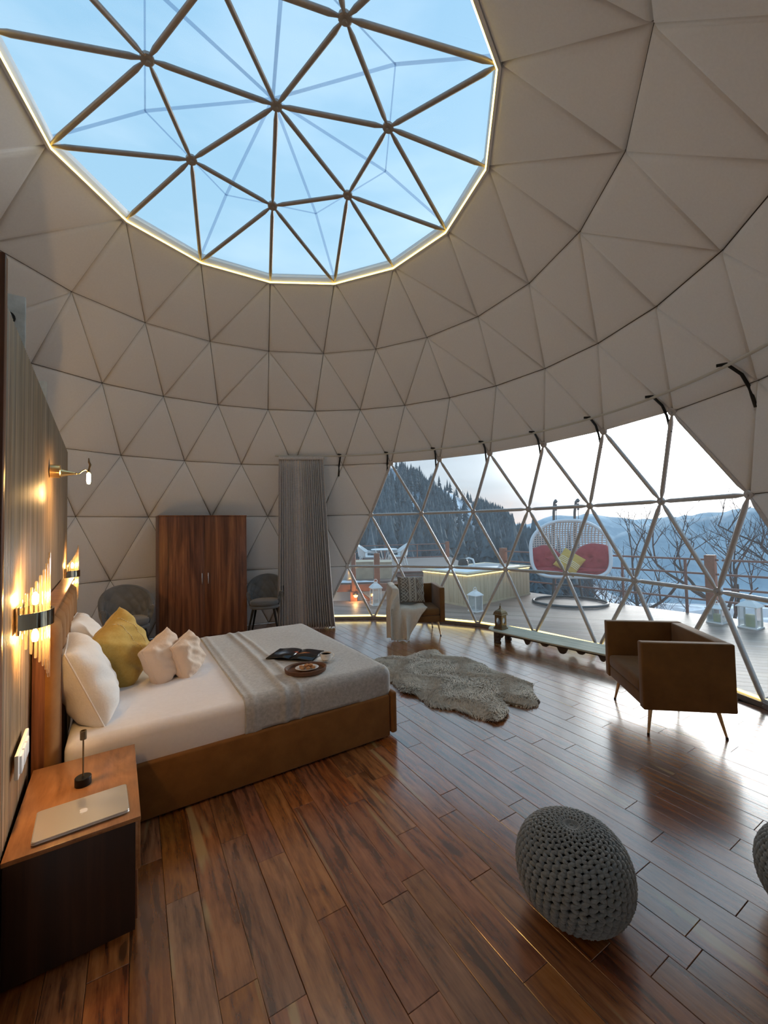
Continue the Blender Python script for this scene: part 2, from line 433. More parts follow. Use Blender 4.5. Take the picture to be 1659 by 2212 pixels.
# ---- panorama window
win = thing('window_1', 'wide panoramic dome window of triangular clear panes on grey steel struts', 'window', kind='structure')
done = set(); hubs = set()
for k in (5, 6, 7):
    for tri in fan(k):
        if not in_window(tri): continue
        tri = [(t[0], t[1] % 28) for t in tri]
        for a, b in ((0, 1), (1, 2), (2, 0)):
            A, B = tri[a], tri[b]; kk = key(A, B)
            if kk in done: continue
            done.add(kk)
            if A[0] == B[0] and A[0] in (5,): continue
            edge = (A[0] != B[0]) and all(hs(x) in WLIM[x[0]] for x in (A, B))
            strut('strut', node(*A), node(*B), .0245, M['strut'], win)
            for x in (A, B): hubs.add(x)
        P3 = [node(*t, dr=.028) for t in tri]; c = sum(P3, Vector())/3
        mesh('pane', [c+(p-c)*.999 for p in P3], [(0, 1, 2)], M['film'], win)
for h_ in hubs:
    p = node(*h_)
    if h_[0] == 8: p = p+Vector((0, 0, .03))
    hub(p, CEN-p, M['strut'], win, .045)
# sill under the glass
V, Fc = [], []
for i in range(1, 10):
    p = node(8, i); o_ = (p-Vector((CX, CY, 0))).normalized()
    for dr, z in ((-.035, .002), (-.035, .05), (.07, .05), (.07, .002)): V.append(Vector((p.x, p.y, z))+o_*dr)
for i in range(8):
    for k in range(4): Fc.append((i*4+k, i*4+(k+1) % 4, (i+1)*4+(k+1) % 4, (i+1)*4+k))
mesh('window_sill', V, Fc, M['strut_dark'], win)
led2 = thing('led_strip', 'glowing yellow light strip along the floor at the foot of the panoramic window', 'light strip', (CX, CY, 0))
pts = []
for i in range(1, 10):
    p = node(8, i); o_ = (p-Vector((CX, CY, 0))).normalized(); pts.append(Vector((p.x-CX, p.y-CY, .062))+o_*.02)
tube('light_tube', pts, .012, M['led_pale'], led2, 6)


# ------------------------------------------------------------------ floor of individual boards
PLK_A = math.radians(121.3); pdx = Vector((math.cos(PLK_A), math.sin(PLK_A), 0)); pdy = Vector((math.sin(PLK_A), -math.cos(PLK_A), 0))  # along, across
M['floor'] = woodmat('acacia_boards', [(.060, .019, .008), (.20, .070, .027), (.29, .112, .042), (.37, .155, .060)], (1.5, 9.0, 9.0), nscale=1.0, rough=.25, coat=1.0,
                     use_attr=True, sap=(.40, .27, .12), bump=.12, warp=1.6, space='Position', rot=(0, 0, -PLK_A), figure=1.35)
_b = M['floor'].node_tree.nodes['Principled BSDF']; _b.inputs['Coat IOR'].default_value = 2.05; _b.inputs['Coat Roughness'].default_value = .19
floor = thing('floor', 'glossy reddish brown acacia board floor of the dome', 'floor', kind='structure')
lathe('subfloor', [(0, -.10), (4.26, -.10), (4.26, -.016), (0, -.016)], M['backing'], floor, 56, loc=(CX, CY, 0))
def board_vf(a0, a1, c0, c1, g=.0008, h=.0, dz=0.0):
    """a = along, c = across"""
    b = .0025; out = []
    for z, i in ((-.015, g), (-.0015+dz, g), (dz, g+b*.6)):
        for a, c in ((a0+i, c0+i), (a1-i, c0+i), (a1-i, c1-i), (a0+i, c1-i)): out.append(pdx*a+pdy*c+Vector((0, 0, z)))
    Fc = [(8, 9, 10, 11)]
    for r_ in (0, 4):
        for k in range(4): Fc.append((r_+k, r_+(k+1) % 4, r_+4+(k+1) % 4, r_+4+k))
    return out, Fc
Cd = Vector((CX, CY, 0)); ca, cc = Cd.dot(pdx), Cd.dot(pdy); PW = .1372; RF = 4.19
boards = []
c_off = 1.629   # a board edge measured across from the camera
i0 = int((cc-RF-c_off)/PW)-1
rb = random.Random(21)
for i in range(i0, i0+70):
    c0, c1 = c_off+i*PW, c_off+(i+1)*PW; m_ = abs((c0+c1)/2-cc)
    if m_ > RF: continue
    half = math.sqrt(max(RF*RF-m_*m_, 0)); a = ca-half-rb.random()*1.0; end = ca+half
    while a < end:
        L = rb.choice((.62, .85, .92, .92, 1.22, 1.22)); a0, a1 = max(a, ca-half), min(a+L, end)
        if a1-a0 > .04: boards.append((a0, a1, c0, c1))
        a += L
def vis_size(bd):
    p = pdx*((bd[0]+bd[1])/2)+pdy*((bd[2]+bd[3])/2)
    if p.y < .6 or abs(p.x) > p.y*1.15+.5: return 0
    ew = Vector((-.5373, .8434, 0)); # hidden behind the slat wall
    if p.dot(Vector((.8434, .5373, 0))) < -.45: return 0
    return (bd[1]-bd[0])/(p.y**2+1)
boards.sort(key=vis_size, reverse=True)
restV, restF, restA = [], [], []
for n_, bd in enumerate(boards):
    V, Fc = board_vf(*bd, dz=rb.uniform(-.0006, .0006)); tone = (rb.random(), rb.random(), rb.random(), 1)
    if n_ < 298 and vis_size(bd) > 0: mesh('floorboard', V, Fc, M['floor'], floor, attr={'tone': [tone]*len(V)})
    else:
        b = len(restV); restV += V; restF += [tuple(i+b for i in f) for f in Fc]; restA += [tone]*len(V)
tag(mesh('floorboards_outside_view', restV, restF, M['floor'], floor, attr={'tone': restA}), kind='stuff')

# ------------------------------------------------------------------ slatted partition (wall_left)
WA = math.radians(124.7); W0 = Vector((-1.3909, 1.4853, 0))
M['slat'] = woodmat('ribbed_wood', [(.17, .105, .062), (.36, .25, .155), (.50, .37, .25)], (9, 9, .5), rough=.36, bump=.1, nscale=1.4, use_attr=True)
M['walnut'] = woodmat('walnut_laminate', [(.045, .015, .007), (.12, .042, .018), (.24, .090, .037), (.38, .165, .065)], (5.5, 5.5, .34), rough=.38, bump=.05, nscale=1.3, warp=1.2, figure=1.3)
M['walnut_dark_shaded'] = woodmat('dark_shaded_walnut', [(.012, .004, .002), (.030, .010, .004), (.060, .022, .009)], (5.5, 5.5, .34), rough=.45, bump=.05, nscale=1.3)  # shade on the cabinet sides is put into this near-black walnut
M['walnut_top'] = woodmat('walnut_top', [(.12, .045, .018), (.30, .125, .045), (.40, .18, .07), (.48, .23, .09)], (3.5, 1.1, 3.5), rough=.3, bump=.05, nscale=1.5, warp=2.2)
wallL = thing('wall_left', 'ribbed wooden partition wall behind the bed', 'wall', W0, WA, kind='structure')   # local x along the wall, local -y into the room
WT0, WT1, WZ = -.095, 3.66, 2.575
box('backing_board', ((WT0+WT1)/2, .045, WZ/2), (WT1-WT0, .05, WZ-.01), M['walnut'], wallL)
mb = MB(); t = WT0+.004; rr = random.Random(3); slat_tone = []
while t < WT1-.02:
    w = .030; n0 = len(mb.V); mb.tube([(t+w/2, .018, .012), (t+w/2, .018, WZ-.002)], w*.44, 8); t += w
    v_ = rr.choice((.05, .2, .5, .8, 1.0)); slat_tone += [(rr.random(), v_, rr.random(), 1)]*(len(mb.V)-n0)
tag(mesh('slats', mb.V, mb.F, M['slat'], wallL, True, attr={'tone': slat_tone}), kind='stuff')
box('end_post', (WT0-.035, .03, 1.325), (.045, .11, 2.65), M['walnut'], wallL, bev=.004)
box('side_return', (WT0-.09, .05, 1.30), (.06, .08, 2.60), M['walnut_dark_shaded'], wallL)
def W(t, d, z): return (t, -d, z)
# stud boards with pipe stubs behind the partition
for (t_, d0, d1, z1, pz) in ((1.28, -.09, -.26, 3.14, 2.99), (2.62, -.10, -.30, 3.02, 2.88)):
    o = thing('stud_board', 'whitewashed board with pipe stub rising behind the slatted wall, ' + ('larger one near the camera' if t_ < 2 else 'smaller one further along'), 'board', W0, WA)
    box('board', (t_, -(d0+d1)/2, z1/2), (.035, abs(d1-d0), z1), M['white_board'], o, bev=.003)
    tube('pipe_stub', [(t_-.11, -(d0+d1)/2, pz-.05), (t_-.08, -(d0+d1)/2, pz), (t_+.02, -(d0+d1)/2, pz)], .028, M['white_board'], o, 12)
    lathe('pipe_collar', [(.030, 0), (.042, 0), (.042, .004), (.030, .004)], M['black'], o, 16, loc=(0, 0, 0)).matrix_local = Matrix.Translation((t_-.019, -(d0+d1)/2, pz)) @ Matrix.Rotation(-PI/2, 4, 'Y')

# socket plate
o = thing('socket_plate', 'white switch and socket plate on the slatted wall above the bedside cabinet', 'socket', W0, WA)
box('plate', W(.44, .014, .71), (.30, .014, .10), M['white'], o, bev=.004)
for k in range(3): box('rocker', W(.345+k*.075, .024, .71), (.062, .01, .075), M['white'], o, rot=0, bev=.003)

# ------------------------------------------------------------------ glass rod sconces
M['glassrod'] = bpy.data.materials.new('glass_rod'); M['glassrod'].use_nodes = True
_t = NT(M['glassrod']); _t.n.remove(_t.n['Principled BSDF'])
_tr = _t.new('ShaderNodeBsdfTransparent', {'Color': (1, .93, .80, 1)}); _gl = _t.new('ShaderNodeBsdfGlossy', {'Roughness': .06})
_tl = _t.new('ShaderNodeBsdfTranslucent', {'Color': (1, .86, .62, 1)})
_lw = _t.new('ShaderNodeLayerWeight', {'Blend': .35}); _m1 = _t.new('ShaderNodeMixShader', {0: .05, 1: _tr.outputs[0], 2: _tl.outputs[0]})
_m2 = _t.new('ShaderNodeMixShader', {0: _lw.outputs['Facing'], 1: _m1.outputs[0], 2: _gl.outputs[0]}); _t.l.new(_m2.outputs[0], _t.n['Material Output'].inputs[0])
M['bulb'] = emat('warm_bulb', (1, .62, .20), 38.0)
def bulb_light(name, loc, parent, e, r=.03, col=(1, .56, .20)):
    l = bpy.data.lights.new(name, 'POINT'); l.energy = e; l.color = col; l.shadow_soft_size = r
    ob = bpy.data.objects.new(name, l); COL.objects.link(ob); ob.parent = parent; ob.location = loc; return ob
def sconce(t_, zc, label):
    o = thing('wall_sconce', label, 'wall lamp', W0, WA, 'glass rod sconces either side of the bed')
    hw, p = .135, .108
    def arc(a): return (t_+hw*math.cos(a), -(.012+p*math.sin(a)))
    mb = MB(); n = 20
    V = []; Fc = []
    for i in range(n+1):
        a = PI*i/n; x, y = arc(a); x2, y2 = t_+(hw-.006)*math.cos(a), -(.012+(p-.006)*math.sin(a))
        for z in (zc-.034, zc+.034): V.append((x*1.0, y-.003, z)); V.append((x2, y2, z))
    for i in range(n):
        b = i*4; c = b+4
        Fc += [(b, c, c+2, b+2), (b+1, b+3, c+3, c+1), (b, b+1, c+1, c), (b+2, c+2, c+3, b+3)]
    mesh('metal_band', V, Fc, M['smoked'], o, True).data.set_sharp_from_angle(angle=.7)
    box('back_plate', (t_, -.008, zc), (.20, .014, .12), M['smoked'], o, bev=.002)
    N = 17
    for i in range(N):
        a = PI*(i+.5)/N; x, y = t_+(hw-.016)*math.cos(a), -(.012+(p-.016)*math.sin(a))
        k = 1-abs(i-(N-1)/2)/((N-1)/2)
        up, dn = .095+.195*k**1.0, .095+.185*k**1.0
        tube('glass_rod', [(x, y, zc-dn), (x, y, zc-dn+.004), (x, y, zc+up-.004), (x, y, zc+up)], [.0035, .0052, .0052, .0035], M['glassrod'], o, 8)
    for s_ in (1, -1):
        b = lathe('bulb', [(.0, -.030), (.010, -.026), (.013, -.010), (.012, .012), (.006, .026), (0, .030)], M['bulb'], o, 10, loc=(t_, -.055, zc+s_*.083))
        bulb_light('bulb_light', (t_, -.058, zc+s_*.090), o, 5, .02)
    return o
sconce(.43, 1.305, 'near glass rod wall sconce with polished band, in front of the headboard end')
sconce(3.36, 1.262, 'far glass rod wall sconce with polished band, beyond the headboard')
# reading lamp
o = thing('reading_lamp', 'brass reading lamp with bare glowing bulb on a curved arm, high on the slatted wall', 'wall lamp', W0, WA)
z0, t0 = 2.125, 1.72
cyl = lathe('wall_mount', [(.0, 0), (.048, 0), (.048, .055), (.042, .06), (.0, .06)], M['brass'], o, 20); cyl.matrix_local = Matrix.Translation(W(t0, .0, z0)) @ Matrix.Rotation(PI/2, 4, 'X')
cone = lathe('cone', [(.030, .055), (.007, .145), (.009, .150), (.0, .155)], M['brass'], o, 16); cone.matrix_local = Matrix.Translation(W(t0, 0, z0-.01)) @ Matrix.Rotation(PI/2, 4, 'X')
tube('arm', [W(t0, .14, z0-.012), W(t0, .165, z0-.010), W(t0, .185, z0+.012), W(t0, .20, z0+.022), W(t0, .215, z0+.02)], .0045, M['brass'], o, 8)
tube('finial', [W(t0, .222, z0+.11), W(t0, .224, z0+.08), W(t0, .232, z0+.06), W(t0, .226, z0+.03), W(t0, .222, z0+.005)], [.003, .007, .008, .007, .010], M['brass_dark'], o, 8)
lathe('bulb', [(0, -.055), (.010, -.05), (.013, -.03), (.013, .02), (.006, .03)], M['bulb'], o, 12, loc=W(t0, .222, z0-.03))
bulb_light('bulb_light', W(t0, .225, z0-.05), o, 7, .02)

# ------------------------------------------------------------------ bed (frame coordinates: b1 towards the foot, b2 away)
BA = math.radians(32.5); b1 = Vector((math.cos(BA), math.sin(BA), 0)); b2 = Vector((-math.sin(BA), math.cos(BA), 0))
def B(x, y, z=0): return b1*x+b2*y+Vector((0, 0, z))
M['suede'] = mat('tan_suede', (.20, .078, .014), .85, col2=(.27, .115, .024), nscale=7, bump=.12, bscale=300, sheen=.15)
M['sheet'] = mat('white_sheet', (.86, .85, .88), .75, col2=(.82, .81, .84), nscale=40, bump=.25, bscale=7, bstretch=(1, 3, 1))
M['blanket'] = mat('grey_wool', (.36, .36, .355), .95, col2=(.54, .54, .53), nscale=42, bump=.25, bscale=90, sheen=.3, stretch=(1, 1.6, 1))
bo = B(-.30, 2.80); bed = thing('bed', 'king size bed frame in tan suede with a tall channelled headboard', 'bed', bo, BA)
def bb(name, x0, x1, y0, y1, z0, z1, m, bev=.01, par=bed): return box(name, ((x0+x1)/2, (y0+y1)/2, (z0+z1)/2), (x1-x0, y1-y0, z1-z0), m, par, bev=bev, seg=3)
bb('side_rail', .04, 2.105, 0, .055, .012, .335, M['suede'], .014)
bb('side_rail', .04, 2.105, 1.955, 2.01, .012, .335, M['suede'], .014)
bb('footboard', 2.112, 2.165, -.012, 2.022, .03, .352, M['suede'], .016)
bb('slat_base', .04, 2.10, .055, 1.955, .20, .26, M['walnut'], 0)
bb('bed_leg', 2.05, 2.11, .06, .12, 0, .2, M['walnut'], 0); bb('bed_leg', 2.05, 2.11, 1.89, 1.95, 0, .2, M['walnut'], 0)
# headboard stands in the wall's own direction
hb = bpy.data.objects.new('headboard', None); COL.objects.link(hb); hb.parent = bed
hb.matrix_local = Matrix.Translation(bed.location).inverted()
hb.matrix_local = (Matrix.Translation(bo) @ Matrix.Rotation(BA, 4, 'Z')).inverted() @ (Matrix.Translation(W0) @ Matrix.Rotation(WA, 4, 'Z'))
H0, H1, HZ = .82, 2.90, 1.24
box('headboard_panel', ((H0+H1)/2, -.032, HZ/2), (H1-H0, .055, HZ), M['walnut'], hb, bev=.004)
box('headboard_cap', ((H0+H1)/2, -.05, HZ+.008), (H1-H0, .09, .016), M['walnut_top'], hb, bev=.004)
nch = 7; cw = (H1-H0)/nch
for k in range(nch):
    x0 = H0+k*cw
    def f(u, v):
        a = u*2*PI; ex = .62
        c_, s_ = math.cos(a), math.sin(a)
        zz = .20+v*(HZ-.22)
        endr = min(1, math.sqrt(max(0, 1-((v-.5)*2)**14))+.02)
        return Vector((x0+cw/2+math.copysign(abs(c_)**ex, c_)*(cw/2-.001)*(.97+.03*endr), -.062-math.copysign(abs(s_)**.9, s_)*.058*endr, zz))
    V, Fc = grid_vf(f, 20, 22, True); Fc.append(tuple(range(20))[::-1]); Fc.append(tuple(range(21*20, 22*20)))
    mesh('channel', V, Fc, M['suede'], hb, True)
# mattress
mt = thing('mattress', 'thick mattress under a white fitted sheet', 'mattress', B(-.27, 2.83), BA)
bm = bmesh.new(); bmbox(bm, (1.045, .965, .41), (2.09, 1.93, .26), bev=.055, seg=5)
frombm('fitted_sheet', bm, M['sheet'], mt, True)
# blanket
X0, X1, Y0, Y1, ZT = .95, 2.115, -.004, 1.934, .546
ro = .075
def blf(u, v):
    e = (u*(X1-X0+.22)) + X0; y = -.24+v*(Y1-Y0+.48)
    ox = max(0, e-(X1-ro)); oy = y-(Y0+ro) if y < Y0+ro else (y-(Y1-ro) if y > Y1-ro else 0)
    bx = min(e, X1-ro); by = min(max(y, Y0+ro), Y1-ro)
    L = math.hypot(ox, oy); z = ZT; px, py = bx, by
    if L > 1e-6:
        d = (ox/L, oy/L); Lm = ro*PI/2+.135; L = min(L, Lm)
        if L < ro*PI/2: px += d[0]*ro*math.sin(L/ro); py += d[1]*ro*math.sin(L/ro); z -= ro*(1-math.cos(L/ro))
        else: px += d[0]*ro; py += d[1]*ro; z -= ro+(L-ro*PI/2)
    # cross folds
    w = 0
    for c_, a_, s_ in ((X0+.275+.03*math.sin(y*1.3), .013, .022), (X0+.36+.045*math.sin(y*1.1+.5), .010, .016), (X0+.06, .006, .02)):
        w += a_*math.exp(-((e-c_)/s_)**2)
    w += .0025*math.sin(e*9+y*3)+.002*math.sin(y*11-e*5)
    if L < .05: z += w
    else: py += w*(1 if oy > 0 else -1); px += 0
    if e < X0+.008: z -= .0
    return Vector((px, py, z))
V, Fc = grid_vf(blf, 130, 120)
bl = thing('blanket', 'grey wool blanket spread over the lower half of the bed', 'blanket', B(-.27, 2.83), BA)
me = mesh('cloth', V, Fc, M['blanket'], bl, True)
sd = me.modifiers.new('thickness', 'SOLIDIFY'); sd.thickness = .009; sd.offset = 1

# ------------------------------------------------------------------ pillows
def pillow_mesh(name, w, h, T, mat_, parent, pinch=.07, seed=0, wr=.012, n=30):
    rs = random.Random(seed); ph = [rs.uniform(0, 6) for _ in range(6)]
    V, Fc = [], []
    def pos(u, v, s):
        x, y = u, v
        # rounded outline pinched between pointed corners
        px = w/2*x*(1-pinch*(1-y*y)*abs(x)**3); py = h/2*y*(1-pinch*(1-x*x)*abs(y)**3)
        g = max(0, (1-x**4))**.5*max(0, (1-y**4))**.5
        z = s*T/2*g
        wv = wr*g*(math.sin(6*x+ph[0]+2*y)*math.sin(4*y+ph[1])+.6*math.sin(11*x*y+ph[2])+.4*math.sin(13*(x+y)+ph[3]))
        return Vector((px, py, z+wv*s))
    idx = {}
    for s in (1, -1):
        for j in range(n+1):
            for i in range(n+1):
                e = i in (0, n) or j in (0, n)
                if s == -1 and e: idx[(s, i, j)] = idx[(1, i, j)]; continue
                u, v = math.sin((i/n-.5)*PI), math.sin((j/n-.5)*PI)
                u = .35*u+.65*(2*i/n-1); v = .35*v+.65*(2*j/n-1)
                idx[(s, i, j)] = len(V); V.append(pos(u, v, s))
        for j in range(n):
            for i in range(n):
                q = (idx[(s, i, j)], idx[(s, i+1, j)], idx[(s, i+1, j+1)], idx[(s, i, j+1)])
                Fc.append(q if s == 1 else q[::-1])
    return mesh(name, V, Fc, mat_, parent, True), pos
def orient(o, loc, normal, up, spin=0.0):
    """local z = normal, local y = up (projected), spun about the normal"""
    z = Vector(normal).normalized(); y = Vector(up); y = (y-z*y.dot(z)).normalized(); x = y.cross(z)
    m = Matrix((x, y, z)).transposed().to_4x4()
    o.matrix_world = Matrix.Translation(loc) @ m @ Matrix.Rotation(spin, 4, 'Z')
def piping(pos, m, parent, name='piping', r=.004, n=30):
    pts = []
    for a, b in (((-1, -1), (1, -1)), ((1, -1), (1, 1)), ((1, 1), (-1, 1)), ((-1, 1), (-1, -1))):
        for k in range(n): pts.append(pos(lerp(a[0], b[0], k/n), lerp(a[1], b[1], k/n), 1))
    return tube(name, pts, r, m, parent, 6, closed=True)
M['pil_white'] = mat('white_linen', (.74, .72, .70), .85, bump=.15, bscale=60, sheen=.2)
M['pil_must'] = mat('mustard_linen', (.47, .315, .07), .9, col2=(.53, .37, .10), nscale=60, bump=.2, bscale=200, sheen=.2)
M['pil_blush'] = mat('blush_muslin', (.72, .58, .47), .9, bump=.5, bscale=35, sheen=.2)
M['stitch'] = mat('cream_stitch', (.85, .80, .60), .8)
def pillow(label, w, h, T, m, loc, normal, up, spin=0, group=None, seed=0, pinch=.07, wr=.012, pip=True):
    o = thing('pillow', label, 'pillow', group=group)
    ob, pos = pillow_mesh('cushion_body', w, h, T, m, o, pinch, seed, wr)
    if pip: piping(pos, m, o)
    orient(o, loc, normal, up, spin); return o, pos
G = 'pillows at the head of the bed'
pillow('large white linen pillow nearest the camera, leaning on the headboard', .64, .50, .27, M['pil_white'], B(-.205, 3.27, .765), B(.92, .06, .38), (0, 0, 1), group=G, seed=1, pinch=.03)
pillow('white pillow half hidden behind the mustard one, against the headboard', .66, .50, .20, M['pil_white'], B(-.23, 4.12, .775), B(.86, -.05, .5), (0, 0, 1), group=G, seed=2, pinch=.03)
mp_, pos = pillow('mustard yellow pillow with cream stitched stripes', .49, .49, .24, M['pil_must'], B(-.005, 3.80, .775), B(.80, -.50, .34), B(-.15, 0, 1), spin=.30, group=G, seed=3, pinch=.06, wr=.016)
for sx_ in (-.02, .34):
    ms = MB()
    for k in range(30):
        v = -.92+1.84*k/29
        if k % 1 == 0:
            a, b = pos(sx_, v, 1), pos(sx_, min(.97, v+.035), 1); ms.tube([a+Vector((0, 0, .002)), b+Vector((0, 0, .002))], .0022, 5)
    ms.build('stitched_stripe', M['stitch'], mp_, True)
b_1, _ = pillow('small blush pillow in the middle, beside the mustard one', .34, .34, .20, M['pil_blush'], B(.265, 3.66, .695), B(.75, -.62, .22), (0, 0, 1), spin=.30, group=G, seed=4, wr=.012, pinch=.05)
b_2, _ = pillow('small blush pillow nearest the blanket', .31, .31, .18, M['pil_blush'], B(.435, 3.68, .675), B(.80, -.55, .25), (0, 0, 1), spin=.2, group=G, seed=5, wr=.012, pinch=.05)


# ------------------------------------------------------------------ bedside cabinet and what stands on it
NA = math.radians(33.2); nl = Vector((-1.443, 1.966, 0))
ns = thing('nightstand', 'walnut bedside cabinet in the near left corner', 'cabinet', nl, NA)
box('top', (0, 0, .461), (.444, .710, .018), M['walnut_top'], ns, bev=.002)
box('side_panel', (-.008, -.345, .232), (.42, .018, .440), M['walnut_dark_shaded'], ns, bev=.001)
box('side_panel', (-.008, .345, .232), (.42, .018, .440), M['walnut_dark_shaded'], ns, bev=.001)
box('back_panel', (-.21, 0, .232), (.012, .672, .440), M['walnut'], ns)
box('bottom_panel', (-.008, 0, .04), (.40, .672, .018), M['walnut'], ns)
dr = box('drawer', (.211, 0, .352), (.018, .706, .198), M['walnut_top'], ns, bev=.002)
dr = box('drawer', (.205, 0, .135), (.014, .66, .20), M['walnut'], ns, bev=.002)
box('plinth', (-.02, 0, .012), (.36, .64, .024), M['black'], ns)
lp = Vector((-1.3195, 1.806, .4705)); M['alu'] = mat('silver_aluminium', (.70, .69, .66), .28, metal=.75)
M['alu_l'] = mat('pale_logo', (.92, .92, .92), .12, metal=.2)
lt = thing('laptop', 'closed silver laptop on the bedside cabinet', 'laptop', lp, math.radians(35.3))
def rrect(w, d, r, n=5):
    pts = []
    for cx_, cy_, a0 in ((w/2-r, d/2-r, 0), (-w/2+r, d/2-r, PI/2), (-w/2+r, -d/2+r, PI), (w/2-r, -d/2+r, 1.5*PI)):
        for k in range(n+1): pts.append((cx_+r*math.cos(a0+k*PI/2/n), cy_+r*math.sin(a0+k*PI/2/n)))
    return pts
def slab(name, pts, z0, z1, m, par, bev=0.0, top_in=0.0):
    n = len(pts); cx_ = sum(p[0] for p in pts)/n; cy_ = sum(p[1] for p in pts)/n; V = []; lev = [(z0, 1-bev*2), (z0+bev*.4, 1), (z1-bev*.4, 1), (z1, 1-bev*2)] if bev else [(z0, 1), (z1, 1)]
    for z, s in lev: V += [(cx_+(p[0]-cx_)*s, cy_+(p[1]-cy_)*s, z) for p in pts]
    Fc = [tuple(range(n))[::-1], tuple(range((len(lev)-1)*n, len(lev)*n))]
    for l in range(len(lev)-1):
        for k in range(n): Fc.append((l*n+k, l*n+(k+1) % n, (l+1)*n+(k+1) % n, (l+1)*n+k))
    return mesh(name, V, Fc, m, par)
slab('base', rrect(.325, .222, .012), 0, .009, M['alu'], lt, .01)
lid = slab('lid', rrect(.325, .225, .012), .0098, .0155, M['alu'], lt, .01)
# bitten fruit emblem on the lid
pts = []
for k in range(40):
    a = 2*PI*k/40; r_ = .0165*(1-.10*math.cos(2*a)+.0*a); x, y = r_*math.cos(a)*1.0, r_*math.sin(a)*1.02
    y -= .0035*math.exp(-(x/.006)**2)*(1 if y > 0 else -.5)
    if math.hypot(x-.019, y-.001) < .0085: dd = Vector((x-.019, y-.001)).normalized()*.0085; x, y = .019+dd.x, .001+dd.y
    pts.append((-x, -y))
slab('emblem', pts, .0155, .0159, M['alu_l'], lid)
slab('emblem_leaf', [(-.001, -.019), (-.0035, -.0235), (-.007, -.0255), (-.0065, -.0215), (-.004, -.019)], .0155, .0159, M['alu_l'], lid)
ch = thing('candle_holder', 'slim brass candle holder on a black round base', 'candle holder', (-1.4745, 2.015, .4705), 0)
lathe('base', [(0, 0), (.033, 0), (.034, .002), (.034, .036), (.032, .038), (0, .038)], M['black'], ch, 24)
lathe('stem', [(.0035, .038), (.0035, .215)], M['brass_dark'], ch, 10)
lathe('cup', [(.004, .212), (.0135, .214), (.0135, .255), (.011, .255), (.011, .235), (0, .235)], M['brass_dark'], ch, 18)

# ------------------------------------------------------------------ things on the blanket
TZ = .563
mg = thing('magazine', 'open glossy magazine with dark photographs lying on the blanket', 'magazine', B(1.285, 3.515, TZ+.004), BA-math.radians(43))
def magimg(name, side):
    m = bpy.data.materials.new(name); m.use_nodes = True; t = NT(m); b = t.n['Principled BSDF']; b.inputs['Roughness'].default_value = .16
    tcn = t.new('ShaderNodeTexCoord'); src = tcn.outputs['Object']
    def blob(cx_, cy_, sx_, sy_, rot_, col_, base, f=1.0):
        mp_ = t.new('ShaderNodeMapping', {'Vector': src, 'Location': (-cx_, -cy_, 0)}, vector_type='POINT')
        m2 = t.new('ShaderNodeMapping', {'Vector': mp_.outputs[0], 'Rotation': (0, 0, -rot_), 'Scale': (1, 1, 0)})
        m3 = t.new('ShaderNodeMapping', {'Vector': m2.outputs[0], 'Scale': (1/sx_, 1/sy_, 0)})
        nzz = t.new('ShaderNodeTexNoise', {'Vector': src, 'Scale': 22.0, 'Detail': 5.0})
        ln = t.new('ShaderNodeVectorMath', {0: m3.outputs[0]}, operation='LENGTH')
        a_ = t.new('ShaderNodeMath', {0: ln.outputs['Value'], 1: nzz.outputs[0]}, operation='ADD')
        mr = t.new('ShaderNodeMapRange', {0: a_.outputs[0], 1: 1.35, 2: .45}); mr.interpolation_type = 'SMOOTHSTEP'
        ff = t.new('ShaderNodeMath', {0: mr.outputs[0], 1: f}, operation='MULTIPLY')
        return t.new('ShaderNodeMix', {0: ff.outputs[0], 6: base, 7: c4(col_)}, data_type='RGBA').outputs[2]
    c0 = t.new('ShaderNodeRGB'); c0.outputs[0].default_value = (.012, .012, .014, 1); base = c0.outputs[0]
    if side < 0:
        base = blob(-.13, .0, .10, .085, .2, (.16, .26, .40), base); base = blob(-.115, -.01, .05, .05, .2, (.55, .68, .80), base, .9)
        base = blob(-.01, .045, .045, .028, .4, (.65, .12, .03), base)
    else:
        base = blob(.07, .02, .085, .035, .5, (.55, .13, .03), base); base = blob(.06, .02, .05, .014, .5, (1.0, .62, .20), base)
        base = blob(.0, .05, .03, .02, .3, (.7, .15, .04), base)
    t.l.new(base, b.inputs['Base Color']); return m
for s in (-1, 1):
    V, Fc = [], []
    nx = 12
    for j in (-.14, .14):
        for i in range(nx+1):
            u = i/nx; x = s*u*.212; z = .004+.016*math.sin(PI*min(1, u*1.15))*math.exp(-1.3*u)+.001
            V.append((x, j, z))
    for i in range(nx): Fc.append((i, i+1, nx+2+i, nx+1+i))
    pg = mesh('page', V, Fc, magimg('printed_page', s), mg, True)
    sdm = pg.modifiers.new('pages', 'SOLIDIFY'); sdm.thickness = .004; sdm.offset = -1
box('cover', (0, 0, .0008), (.43, .284, .0016), M['black'], mg)
M['china'] = mat('white_china', (.80, .79, .77), .15, coat=.5); M['tea'] = mat('milky_tea', (.50, .27, .13), .1)
M['traywood'] = woodmat('tray_wood', [(.04, .017, .008), (.13, .055, .024), (.20, .09, .04)], (3, 14, 14), rough=.45, nscale=2)
sc_ = B(1.445, 3.225, TZ)
sa = thing('saucer', 'white china saucer on the blanket beside the tray', 'saucer', sc_)
lathe('dish', [(0, .003), (.030, .002), (.034, 0), (.050, .006), (.076, .014), (.077, .016), (.050, .009), (.034, .005), (0, .005)], M['china'], sa, 28)
cu = thing('teacup', 'white china cup of milky tea on the saucer', 'cup', sc_+Vector((0, 0, .0055)))
lathe('bowl', [(.022, 0), (.030, .002), (.042, .014), (.047, .035), (.048, .058), (.045, .058), (.044, .036), (.038, .016), (.01, .008), (0, .008)], M['china'], cu, 28)
lathe('tea', [(0, .046), (.0445, .046)], M['tea'], cu, 24)
